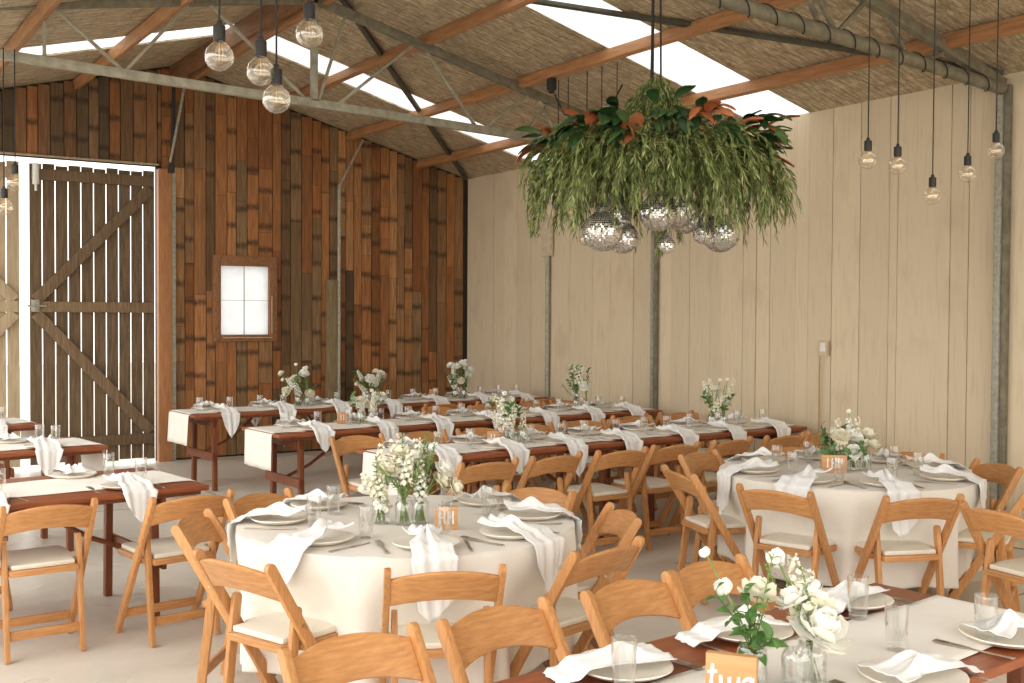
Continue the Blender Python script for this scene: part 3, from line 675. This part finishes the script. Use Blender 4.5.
r1, T1 = longrow('front', 3.38, 6.46, 3.7, (2.0, 2.0), ('stained trestle table, left half of the front long row behind the round tables', 'stained trestle table, right half of the front long row behind the round tables'), 'the front long row of tables')
r2, T2 = longrow('middle', 3.19, 8.32, 3.9, (2.08, 2.08), ('stained trestle table, left half of the middle long row', 'stained trestle table, right half of the middle long row'), 'the middle long row of tables')
r3, T3 = longrow('back', 3.12, 10.3, 4.0, (2.1, 2.1), ('stained trestle table, left half of the back long row by the wood wall', 'stained trestle table, right half of the back long row by the wood wall'), 'the back long row of tables')
def leftrow(key, xr, yr, ang, L, nm, nice, W=.78):
    a = rad(ang); return longrow(key, xr - L * cos(a), yr - L * sin(a), ang, (L,), (nm,), nice, d0=.0, d1=.22, W=W)[0]
INS = .27
rA = leftrow('la', 1.93, 6.10, 7, 1.95, 'stained trestle table at the left edge, nearest of the three left tables', 'the nearest left table', .92)
INS = .24
rB = leftrow('lb', 1.88, 8.24, 7, 1.95, 'stained trestle table at the left edge, middle of the three left tables', 'the middle left table')
rC = leftrow('lc', 1.75, 10.15, 6, 1.95, 'stained trestle table by the barn doors, farthest of the three left tables', 'the farthest left table')
rF = Row(.97, 1.62, 6.5, .76)
c = rF.at(1.2, .38); make_trestle(2.4, .76, 'stained trestle table in the right foreground, cut off by the picture edge', c.x, c.y, rF.a)
c = rF.at(0, .27); make_runner('wide white cloth runner down the foreground table', c.x, c.y, rF.a + .012, 2.4, .42, ZT, .2, .2, 5)

# chairs and settings of the rows
CU = (.30, .86, 1.41, 1.96, 2.55, 3.12, 3.68)
for i, u in enumerate(CU):
    nj = 'far' if i % 2 else 'far'
    p = r1.at(u - .03, -.52 + .02 * sin(i * 2.3)); chair(p.x, p.y, 93.7 + 4 * sin(i * 1.9), 'wooden folding chair, %s from the left along the near side of the front long row' % ORD[i], 'chairs along the front long row')
    p = r1.at(u - .02, r1.W + .50 + .02 * cos(i * 1.7)); chair(p.x, p.y, -86.3 + 5 * sin(i * 2.9), 'wooden folding chair, %s from the left on the far side of the front long row' % ORD[i], 'chairs along the front long row')
for key, r, us in (('front', r1, CU), ('middle', r2, (.38, .98, 1.55, 2.13, 2.73, 3.3, 3.82)), ('back', r3, (.35, .95, 1.55, 2.15, 2.75, 3.35, 3.9))):
    f = math.degrees(r.a)
    for i, u in enumerate(us):
        p = r.at(u, .175); setting(p.x, p.y, ZT, f + 90, '%s from the left, near side of the %s long row' % (ORD[i], key), 'row', cut=(key == 'front'), grp='on the %s long row' % key)
        p = r.at(u, r.W - .175); setting(p.x, p.y, ZT, f - 90, '%s from the left, far side of the %s long row' % (ORD[i], key), 'row', cut=False, grp='on the %s long row' % key)
for i, u in enumerate((2.3, 2.85, 3.4, 3.9)):
    p = r2.at(u, r2.W + .48); chair(p.x, p.y, -86 + 6 * sin(i), 'wooden folding chair, %s from the left of those behind the middle long row' % ORD[i], 'chairs along the middle long row')
for i, u in enumerate((3.3, 3.9)):
    p = r2.at(u, -.48); chair(p.x, p.y, 94, 'wooden folding chair on the near side of the middle long row, %s' % ('left of two', 'right of two')[i], 'chairs along the middle long row')
for i, u in enumerate((2.5, 3.15, 3.75)):
    p = r3.at(u, -.42); chair(p.x, p.y, 94, 'wooden folding chair, %s from the left on the near side of the back long row' % ORD[i], 'chairs along the back long row')
chair(1.03, 5.70, 94, 'wooden folding chair at the left edge, at the near side of the nearest left table', 'chairs at the nearest left table')
chair(1.70, 5.62, 98, 'wooden folding chair by the right end of the nearest left table', 'chairs at the nearest left table')
p = rA.at(.92, rA.W + .36); chair(p.x, p.y, -84, 'wooden folding chair on the far side of the nearest left table, at the left edge', 'chairs at the nearest left table')
for key, r, us in (('nearest left table', rA, (.72, 1.45)), ('middle left table', rB, (.75, 1.45)), ('farthest left table', rC, (.9, 1.5))):
    f = math.degrees(r.a)
    for i, u in enumerate(us):
        w = ('left', 'right')[i]
        p = r.at(u + .1, .175); setting(p.x, p.y, ZT, f + 90, 'at the near side of the %s, %s place' % (key, w), 'row', cut=(key[0] == 'n'), grp='on the ' + key)
        p = r.at(u, r.W - .175); setting(p.x, p.y, ZT, f - 90, 'at the far side of the %s, %s place' % (key, w), 'lay', cut=False, glass=(-.16, .1), grp='on the ' + key)

# ================================================================ round tables
def round_table(cx, cy, angs, lab, clab, seed):
    t = thing('round_table', lab, 'table', (cx, cy, 0), 0, 'round tables')
    b = MB(); b.lathe([(.001, .715), (.745, .715), (.75, .72), (.75, .738), (.745, .742), (.001, .742)], 48); b.build('tabletop', M_top, t)
    for k in range(4):
        a = pi / 4 + k * pi / 2 + .3; b = MB(); b.tube([(.30 * cos(a), .30 * sin(a), .72), (.36 * cos(a), .36 * sin(a), .002)], .016, 8); b.build('leg', M_darksteel, t)
    q = random.Random(seed); ph = [q.uniform(0, 6) for _ in range(8)]
    def fn(u, v):
        a = 2 * pi * v
        if u < .45: r = .755 * (u / .45); z = .7485 + .0012 * sin(r * 14 + a * 3 + ph[0]); return V((r * cos(a), r * sin(a), z))
        d = (u - .45) / .55; H = .545; z = .7485 - H * max(0, d - .03) / .97 - .006 * min(1, d / .03); k = min(1, d * 1.25)
        rr = .762 + .020 * d + k * (.026 * sin(9 * a + ph[1] + .5 * sin(a * 2)) + .017 * sin(17 * a + ph[2]) + .010 * sin(29 * a + ph[3]))
        for g in angs:
            da = (a - g + pi) % (2 * pi) - pi; m = math.exp(-(da / .30) ** 4); s = min(1, max(0, (d - .10) / .45)); s = s * s * (3 - 2 * s)
            rr -= m * s * max(0, rr - .67) * .9
        return V((rr * cos(a), rr * sin(a), z + .012 * sin(9 * a + ph[1]) * d))
    b = MB(); b.grid(fn, 46, 240); o = b.build('tablecloth', M_cloth, smooth=80, solid=.003); o.location = (cx, cy, 0)
    tag(o, clab, 'tablecloth', 'cream round tablecloths')
RT1 = (2.35, 4.52); A1 = dict(C=151, D=204, F=250, G=292, H=337, I=21, E=111)
RT2 = (5.40, 4.60); A2 = dict(M1=200, M2=242, M5=292, M3=340, N2=17, N1=61, K1=105, K2=155)
W1 = dict(C='left side', D='near left', F='near side', G='near right', H='right side', I='far right', E='far left')
W2 = dict(M1='near left', M2='near side', M5='near right', M3='right side', N2='far right', N1='far side', K1='far left', K2='left side')
TW = dict(C=-7, D=-4, F=-3, G=-8, H=2, I=0, E=3, M1=-4, M2=6, M5=6, M3=0, N2=4, N1=-5, K1=0, K2=8)
for (cx, cy), A, W, nm, cl in ((RT1, A1, W1, 'left round table', 1), (RT2, A2, W2, 'right round table', 2)):
    round_table(cx, cy, [rad(v) for v in A.values()], 'round table under the cream cloth, %s' % ('left of the hanging greenery' if cl == 1 else 'right of the hanging greenery'), 'cream linen cloth covering the %s to near the floor' % nm, 3 * cl)
    for k, v in A.items():
        a = rad(v); q_ = {'C': .98, 'E': 1.03, 'H': 1.03}.get(k, 1.07); chair(cx + q_ * cos(a), cy + q_ * sin(a), v + 180 + TW[k], 'wooden folding chair at the %s of the %s' % (W[k], nm), 'chairs around the ' + nm)
        setting(cx + .575 * cos(a), cy + .575 * sin(a), .752, v + 180 + TW[k] * .5, 'at the %s of the %s' % (W[k], nm), 'round', glass=(.10, .17), grp='on the ' + nm)
chair(4.87, 3.23, -6, 'wooden folding chair turned away to the right, behind the end of the foreground table', 'chairs around the right round table')

# ================================================================ foreground table
for i, (x, y, f, l) in enumerate(((1.33, 2.92, -84, 'leftmost foreground folding chair, its back cut by the bottom edge'), (1.84, 2.96, -81, 'second foreground folding chair from the left'), (2.42, 3.02, -80, 'third foreground folding chair from the left, behind the two sign'), (2.86, 3.10, -80, 'rightmost foreground folding chair, behind the white roses'))):
    chair(x, y, f, l, 'chairs along the foreground table')
for i, (u, v, side, l) in enumerate(((.96, .60, -1, 'at the far side left of the sign on the foreground table'), (1.49, .61, -1, 'behind the roses on the foreground table'), (2.05, .63, -1, 'at the far right of the foreground table'),
                                   (2.06, .10, 1, 'at the near right of the foreground table'), (1.50, .07, 1, 'at the bottom edge of the foreground table'))):
    p = rF.at(u, v); setting(p.x, p.y, ZT + .004, math.degrees(rF.a) + 90 * side, l, 'lay', glass=None, napkin_rot=(rad(78) if i in (0, 1) else (rad(95) if i == 2 else rad(80))), grp='on the foreground table')
for x, y, l in ((2.94, 1.98, 'rightmost clear tumbler on the foreground table runner'), (2.81, 2.34, 'clear tumbler at the far edge of the foreground table runner'), (2.64, 2.06, 'clear tumbler in the middle of the foreground table runner'), (1.76, 2.20, 'clear tumbler left of the sign on the foreground table')):
    P_glass.put(V((x, y, ZT + .006)), x, l, 'tumblers on the foreground table')

# ================================================================ flowers, jars, signs
def petal(b, c, d, up, L, w, cup, col=None):
    # c base, d growth direction, up the side the petal cups towards
    s = d.cross(up).normalized()
    def fn(u, v):
        ww = w * (sin(pi * min(.12 + u * .80, 1)) ** .7); x = (v - .5) * 2
        return c + d * (L * u) + s * (ww * x * .5) + up * (L * (cup * (u * u) * .9 + .22 * x * x * u * cup - .05 * sin(pi * u)))
    b.grid(fn, 4, 4)
def rose_mesh(name, m, q, R=.045, openness=1.0):
    b = MB()
    for ring, (n, tilt, L, w, cup) in enumerate(((3, 80, .55, .7, .25), (4, 68, .75, .85, .30), (5, 48, .92, 1.0, .34), (6, 22, 1.05, 1.1, .30), (6, 2, 1.0, 1.15, .22))):
        if ring > 2 + 2 * openness: break
        for k in range(n):
            a = 2 * pi * k / n + ring * .7 + q.uniform(-.15, .15); e = rad(tilt + q.uniform(-6, 6)); o = V((cos(a), sin(a), 0))
            d = o * cos(e) + V((0, 0, sin(e))); up = -o * sin(e) + V((0, 0, cos(e)))
            petal(b, o * (.06 * R * ring) + V((0, 0, -.1 * R * ring)), d, up, L * R, w * R, cup)
    b.sphere((0, 0, R * .15), R * .32, 10, 6)
    return b.build(name, m, smooth=60)
def spike_mesh(name, m, q, H=.14):
    b = MB()
    for i in range(34):
        z = H * i / 34; r = .020 * (1 - .7 * i / 34) + .004; a = i * 2.4
        c = V((r * cos(a), r * sin(a), z)); o = V((cos(a), sin(a), .3)).normalized()
        for k in range(4):
            t = V((0, 0, 1)).cross(o).normalized(); u2 = o.cross(t); g = k * pi / 2 + i; d = (t * cos(g) + u2 * sin(g) + o * .45).normalized()
            petal(b, c, d, o, .017 * (1 - .5 * i / 34), .016 * (1 - .5 * i / 34), .2)
    return b.build(name, m, smooth=60)
def sprig_mesh(name, m, q, H=.16, n=16, L=.05, w=.024):
    b = MB(); pts = [V((0, 0, 0))]; d = V((0, 0, 1))
    for i in range(n):
        d = (d + V((q.uniform(-.1, .1), q.uniform(-.1, .1), 0))).normalized(); pts.append(pts[-1] + d * H / n); a = i * 2.4 + q.uniform(-.3, .3)
        if i > 1:
            dd = V((cos(a), sin(a), .5 + .5 * i / n)).normalized(); s = dd.cross(V((0, 0, 1))).normalized(); nn = s.cross(dd); LL = L * q.uniform(.7, 1.1); p = pts[-1]
            def fn(u, v, p=p, dd=dd, s=s, nn=nn, LL=LL): return p + dd * LL * u + s * (w * (sin(pi * min(1, .05 + u * .93)) ** .8) * (v - .5)) + nn * (.15 * LL * sin(pi * u) - .25 * LL * u * u)
            b.grid(fn, 4, 2)
    b.tube(pts, .0015, 5); return b.build(name, m, smooth=60)
q0 = random.Random(12)
F_rose = [rose_mesh('rose', M_petal, q0), rose_mesh('rose', M_petal2, q0, .042), rose_mesh('rosebud', M_petal, q0, .032, .3)]
F_spike = [spike_mesh('stock_spike', M_petal, q0), spike_mesh('stock_spike', M_petal2, q0, .17)]
F_sprig = [sprig_mesh('leaf_sprig', M_leafg, q0, .15, 9, .058, .032), sprig_mesh('leaf_sprig', M_leafg, q0, .18, 12, .048, .026), sprig_mesh('leaf_sprig', M_stem, q0, .22, 26, .03, .008)]
b_ = MB(); b_.lathe([(.001, .002), (.036, .002), (.040, .006), (.041, .085), (.038, .098), (.031, .108), (.032, .122), (.029, .122), (.028, .108), (.036, .096), (.0385, .085), (.0375, .012), (.03, .008), (.001, .008)], 28)
P_jar = Proto(b_.build('glass_jar', M_glass))
used = set()
def part_copy(src, par, loc, d, roll, sc):
    if src not in used: used.add(src); c = src
    else: c = src.copy(); C.objects.link(c)
    c.parent = par; c.location = loc; c.rotation_mode = 'QUATERNION'
    c.rotation_quaternion = d.to_track_quat('Z', 'Y') @ Matrix.Rotation(roll, 3, 'Z').to_quaternion(); c.scale = (sc, sc, sc); return c
def bouquet(x, y, z, lab, seed, jars, items, jl):
    # items: (kind, dx, dy, height, size)
    t = thing('flower_arrangement', lab, 'flowers', (x, y, z), 0, 'white flower arrangements'); q = random.Random(seed)
    for i, (jx, jy) in enumerate(jars):
        P_jar.put((x + jx, y + jy, z), q.uniform(0, 6), jl[i], 'glass flower jars')
    st = MB()
    for kd, dx, dy, h, sc in items:
        j = V((*min(jars, key=lambda w: (w[0] - dx) ** 2 + (w[1] - dy) ** 2), 0)); e = V((dx, dy, h)); o = (e - j); o.z = max(.02, h - .10)
        d = V((o.x * 1.6, o.y * 1.6, o.z + .05)).normalized()
        if kd in ('s', 'g'): e0 = e - d * (.14 * sc)
        else: e0 = e
        k2 = V((j.x + q.uniform(-.02, .02), j.y + q.uniform(-.02, .02), .012)); m_ = V((j.x + o.x * .12, j.y + o.y * .12, .118))
        if h > .13: st.tube([k2, m_, (m_ + e0) / 2 + V((0, 0, .015)), e0], .0024, 5)
        src = {'r': F_rose[q.randrange(2)], 'b': F_rose[2], 's': F_spike[q.randrange(2)], 'g': F_sprig[q.randrange(2)], 'l': F_sprig[2]}[kd]
        if kd == 'l': e0 = e - d * .16 * sc
        part_copy(src, t, e0, d, q.uniform(0, 6), sc)
    if st.v: st.build('stems', M_stem, t)
    return t
def auto(seed, n_r, n_b, n_s, n_g, n_l, rad_, h0, h1, jars, bias=(0, 0)):
    q = random.Random(seed); it = []
    for kd, n in (('r', n_r), ('b', n_b), ('s', n_s), ('g', n_g), ('l', n_l)):
        for i in range(n):
            a = q.uniform(0, 2 * pi); r = rad_ * math.sqrt(q.uniform(.05, 1)); it.append((kd, r * cos(a) + bias[0], r * sin(a) * .8 + bias[1], q.uniform(h0, h1) + (.03 if kd in 'sb' else 0) - .25 * r, q.uniform(.8, 1.15)))
    return it
# right vector of the picture plane on the ground (for left/right spread as seen in the photo): (.84,-.54)
J3 = [(-.09, .06), (-.015, -.02), (.06, -.03)]
it = auto(1, 3, 4, 6, 4, 20, .12, .20, .32, J3) + [('s', -.13, .10, .17, 1.0), ('s', -.16, .08, .21, .9), ('b', -.15, .12, .15, 1), ('s', -.11, .02, .20, 1), ('r', .14, -.10, .20, 1.1), ('r', .17, -.08, .24, 1.0), ('r', .13, -.13, .26, .9), ('r', .19, -.13, .17, 1), ('s', 0, 0, .36, 1.1), ('s', -.04, .03, .35, 1.1), ('s', .05, -.02, .355, 1.1), ('s', -.09, .06, .33, 1), ('r', -.02, .0, .33, 1), ('r', .03, -.04, .31, .9), ('r', -.08, .05, .27, 1)] + [('l', .02 + .03 * k, -.02 * k, .33, 1.2) for k in range(4)]
bouquet(2.31, 4.47, .752, 'large loose white flower arrangement with tall green stems on the left round table', 2, J3, it, ['left of three glass jars of flowers on the left round table', 'middle of three glass jars of flowers on the left round table', 'right glass jar of flowers on the left round table, behind the sign'])
Jf = [(-.06, .05), (.02, -.03), (.08, -.02)]
it = [('r', .09, -.05, .155, 1.5), ('r', .0, .09, .235, 1.1), ('r', .14, .01, .20, 1.0), ('r', .06, .03, .22, .95), ('b', -.12, .09, .25, 1.25), ('b', -.13, .15, .335, .8), ('b', .06, .08, .31, 1.3), ('s', .10, .06, .30, .9), ('r', .12, .04, .225, 1.05), ('r', .10, .03, .175, .85), ('s', .15, .05, .26, .8), ('b', .09, .10, .29, .9),
      ('g', -.10, .04, .18, 1.0), ('g', -.06, .06, .20, 1.0), ('g', -.13, .08, .21, .95), ('g', -.07, .0, .15, 1.0), ('l', .03, .06, .26, 1.0), ('l', .06, .04, .27, .9), ('l', .05, .02, .24, .9)]
bouquet(2.13, 2.01, ZT, 'white rose and lisianthus arrangement with glossy green leaves on the foreground table', 3, Jf, it, ['left of three glass jars of roses on the foreground table', 'middle of three glass jars of roses on the foreground table', 'right of three glass jars of roses on the foreground table'])
Jr = [(-.05, .03), (.03, -.02), (.10, -.05)]
it = auto(5, 3, 3, 7, 9, 2, .13, .15, .27, Jr, (-.03, .02)) + [('r', .05, -.02, .19, 1.5), ('r', .0, -.02, .22, 1.3), ('r', .09, -.03, .16, 1.4), ('r', .11, -.06, .22, 1.3), ('r', .13, -.08, .16, 1.2), ('s', .08, 0, .29, 1.1), ('s', .02, .02, .32, 1), ('b', .04, .03, .35, .8), ('g', -.14, .09, .22, 1.2), ('g', -.1, .06, .18, 1.2)]
bouquet(5.46, 4.64, .752, 'round white flower arrangement with green leaves on the right round table', 4, Jr, it, ['left of three glass jars of flowers on the right round table', 'middle of three glass jars of flowers on the right round table', 'right of three glass jars of flowers on the right round table'])
def small(r, u, v, lab, jl, seed, **k):
    p = r.at(u, v); J = [(-.04, .02), (.05, -.02)]
    kw = dict(n_r=4, n_b=3, n_s=4, n_g=4, n_l=3, rad_=.12, h0=.17, h1=.30); kw.update(k); bi = kw.pop('bias', (0, 0))
    bouquet(p.x, p.y, ZT + .006, lab, seed, J, auto(seed, kw['n_r'], kw['n_b'], kw['n_s'], kw['n_g'], kw['n_l'], kw['rad_'], kw['h0'], kw['h1'], J, bi), ['left glass flower jar ' + jl, 'right glass flower jar ' + jl])
small(r1, 1.12, .36, 'drooping white flower arrangement at the left of the front long row', 'at the left of the front long row', 21, n_s=14, n_r=2, n_g=4, rad_=.14, h0=.12, h1=.34, bias=(-.06, .03))
small(r1, 3.27, .36, 'airy white flower arrangement at the right of the front long row', 'at the right of the front long row', 22, n_s=5, n_r=2, n_g=3, n_l=7, rad_=.17, h0=.22, h1=.40)
small(r2, .98, .36, 'pale low flower arrangement at the left of the middle long row', 'at the left of the middle long row', 23, n_s=9, n_r=3, n_g=1, rad_=.15)
small(r2, 3.48, .45, 'green and white flower arrangement at the right of the middle long row', 'at the right of the middle long row', 24, n_g=9, n_s=5, n_r=2, rad_=.13, h0=.24, h1=.44)
small(r3, 1.28, .36, 'tall bunch of white roses at the left of the back long row', 'at the left of the back long row', 25, n_r=9, n_b=9, n_s=2, n_g=3, rad_=.19, h0=.16, h1=.42, bias=(-.05, .03))
small(r3, 2.08, .36, 'white rose and leaf arrangement at the middle of the back long row', 'at the middle of the back long row', 26, n_r=5, n_b=5, n_g=6, rad_=.19, h0=.20, h1=.36)
small(r3, 3.22, .36, 'white rose arrangement on the back long row near the far corner', 'on the back long row near the far corner', 27, n_r=9, n_b=3, n_g=3, rad_=.17, h0=.22, h1=.42)
# brush strokes: advance, strokes in em units
GL = {'t': (.50, [[(.25, .95), (.22, .5), (.2, .12), (.30, .0), (.45, .10)], [(.05, .62), (.42, .68)]]),
      'w': (.80, [[(.05, .55), (.08, .15), (.2, .02), (.34, .2), (.38, .5), (.42, .12), (.56, .03), (.70, .25), (.72, .55)]]),
      'o': (.55, [[(.30, .52), (.12, .42), (.10, .15), (.25, .02), (.42, .15), (.42, .40), (.28, .53), (.50, .5)]]),
      'l': (.42, [[(.12, 1.0), (.10, .5), (.12, .05)]]), 'H': (.62, [[(.12, 1.0), (.10, .5), (.12, .0)], [(.46, .98), (.45, .5), (.47, .02)], [(.1, .5), (.48, .55)]]), 'n': (.55, [[(.1, .55), (.1, .02)], [(.1, .35), (.25, .53), (.4, .40), (.42, .02)]])}
def sign(x, y, z, rz, lab, text, w=.10, h=.105, ts=.055):
    t = thing('table_sign', lab, 'table sign', (x, y, z), rz, 'wooden table number signs')
    b = MB(); b.box((0, 0, h / 2 + .001), (w, .026, h)); b.build('wooden_block', M_sign, t, bevel=.002)
    b = MB(); x = -.5 * sum(GL[c][0] for c in text) * ts
    for c in text:
        for st in GL[c][1]:
            pts = [V((x + px * ts, -.0138, h * .5 + (pz - .42) * ts)) for px, pz in st]; fine = []
            for i in range(len(pts) - 1):
                p0, p1, p2, p3 = pts[max(i - 1, 0)], pts[i], pts[i + 1], pts[min(i + 2, len(pts) - 1)]
                for k in range(4):
                    u = k / 4; fine.append(.5 * ((2 * p1) + (p2 - p0) * u + (2 * p0 - 5 * p1 + 4 * p2 - p3) * u * u + (3 * p1 - p0 - 3 * p2 + p3) * u ** 3))
            fine.append(pts[-1]); b.tube(fine, [ts * (.055 + .028 * abs(sin(i * .7))) for i in range(len(fine))], 6)
        x += GL[c][0] * ts
    b.v = [(p[0], -.0132 + (p[1] + .0138) * .25, p[2]) for p in b.v]; b.build('lettering', M_white, t)
sign(1.94, 2.0, ZT + .005, rad(-54), 'wooden table sign reading two in white brush letters, on the foreground table', 'two', .125, .118, .066)
sign(2.40, 4.25, .752, rad(-20), 'small wooden table sign on the left round table, right of the flowers', 'HH', .10, .10, .06)
sign(5.29, 4.60, .752, rad(-38), 'small wooden table sign on the right round table, left of the flowers', 'lHl', .15, .105, .062)
p = r1.at(.92, .36); sign(p.x, p.y, ZT + .006, rad(-25), 'small wooden table sign on the front long row', 'll', .09, .10)
p = r2.at(.92, .48); sign(p.x - .1, p.y, ZT + .006, rad(-20), 'small wooden table sign on the middle long row', 'll', .10, .10)
p = r3.at(2.9, .40); sign(p.x, p.y, ZT + .006, rad(-20), 'small wooden table sign on the back long row near the corner', 'nl', .10, .11)

# ================================================================ light and camera
w = bpy.data.worlds.new('sky'); bpy.context.scene.world = w; w.use_nodes = True; nt = w.node_tree; bg = nt.nodes['Background']
tc = N(nt, 'ShaderNodeTexCoord'); vm = N(nt, 'ShaderNodeVectorMath', operation='DOT_PRODUCT'); nt.links.new(tc.outputs['Generated'], vm.inputs[0])
d = V((-.72, -.60, .35)).normalized(); vm.inputs[1].default_value = d
mr = N(nt, 'ShaderNodeMapRange'); mr.inputs[1].default_value = -.6; mr.inputs[2].default_value = .95; mr.inputs[3].default_value = 2.5; mr.inputs[4].default_value = 3.7
nt.links.new(vm.outputs['Value'], mr.inputs[0]); nt.links.new(mr.outputs[0], bg.inputs['Strength']); bg.inputs['Color'].default_value = (1.0, .968, .91, 1)
sc = bpy.context.scene
def portal(loc, rot, sx, sy):
    l = bpy.data.lights.new('daylight_opening', 'AREA'); l.shape = 'RECTANGLE'; l.size = sx; l.size_y = sy; l.cycles.is_portal = True
    o = bpy.data.objects.new('daylight_opening', l); C.objects.link(o); o.location = loc; o.rotation_euler = rot
cam = bpy.data.cameras.new('camera'); co = bpy.data.objects.new('camera', cam); C.objects.link(co); sc.camera = co
cam.sensor_width = 36; cam.lens = 39.14; cam.clip_start = .05; cam.clip_end = 200
R_ = Matrix(((0.84073351, 0.00838284, -0.54138424), (-0.54141796, 0.02374516, -0.84041820), (0.00581017, 0.99968290, 0.02450197)))
co.matrix_world = Matrix.Translation((0, 0, 1.7)) @ R_.to_4x4()
vs = sc.view_settings; vs.view_transform = 'Standard'; vs.look = 'None'; vs.gamma = 1; vs.use_curve_mapping = False; vs.exposure = -0.04
sc.cycles.max_bounces = 8; sc.cycles.diffuse_bounces = 5; sc.cycles.glossy_bounces = 4; sc.cycles.transparent_max_bounces = 16; sc.cycles.transmission_bounces = 4
sc.cycles.caustics_reflective = False; sc.cycles.caustics_refractive = False; sc.cycles.use_denoising = True; sc.cycles.sample_clamp_indirect = 6
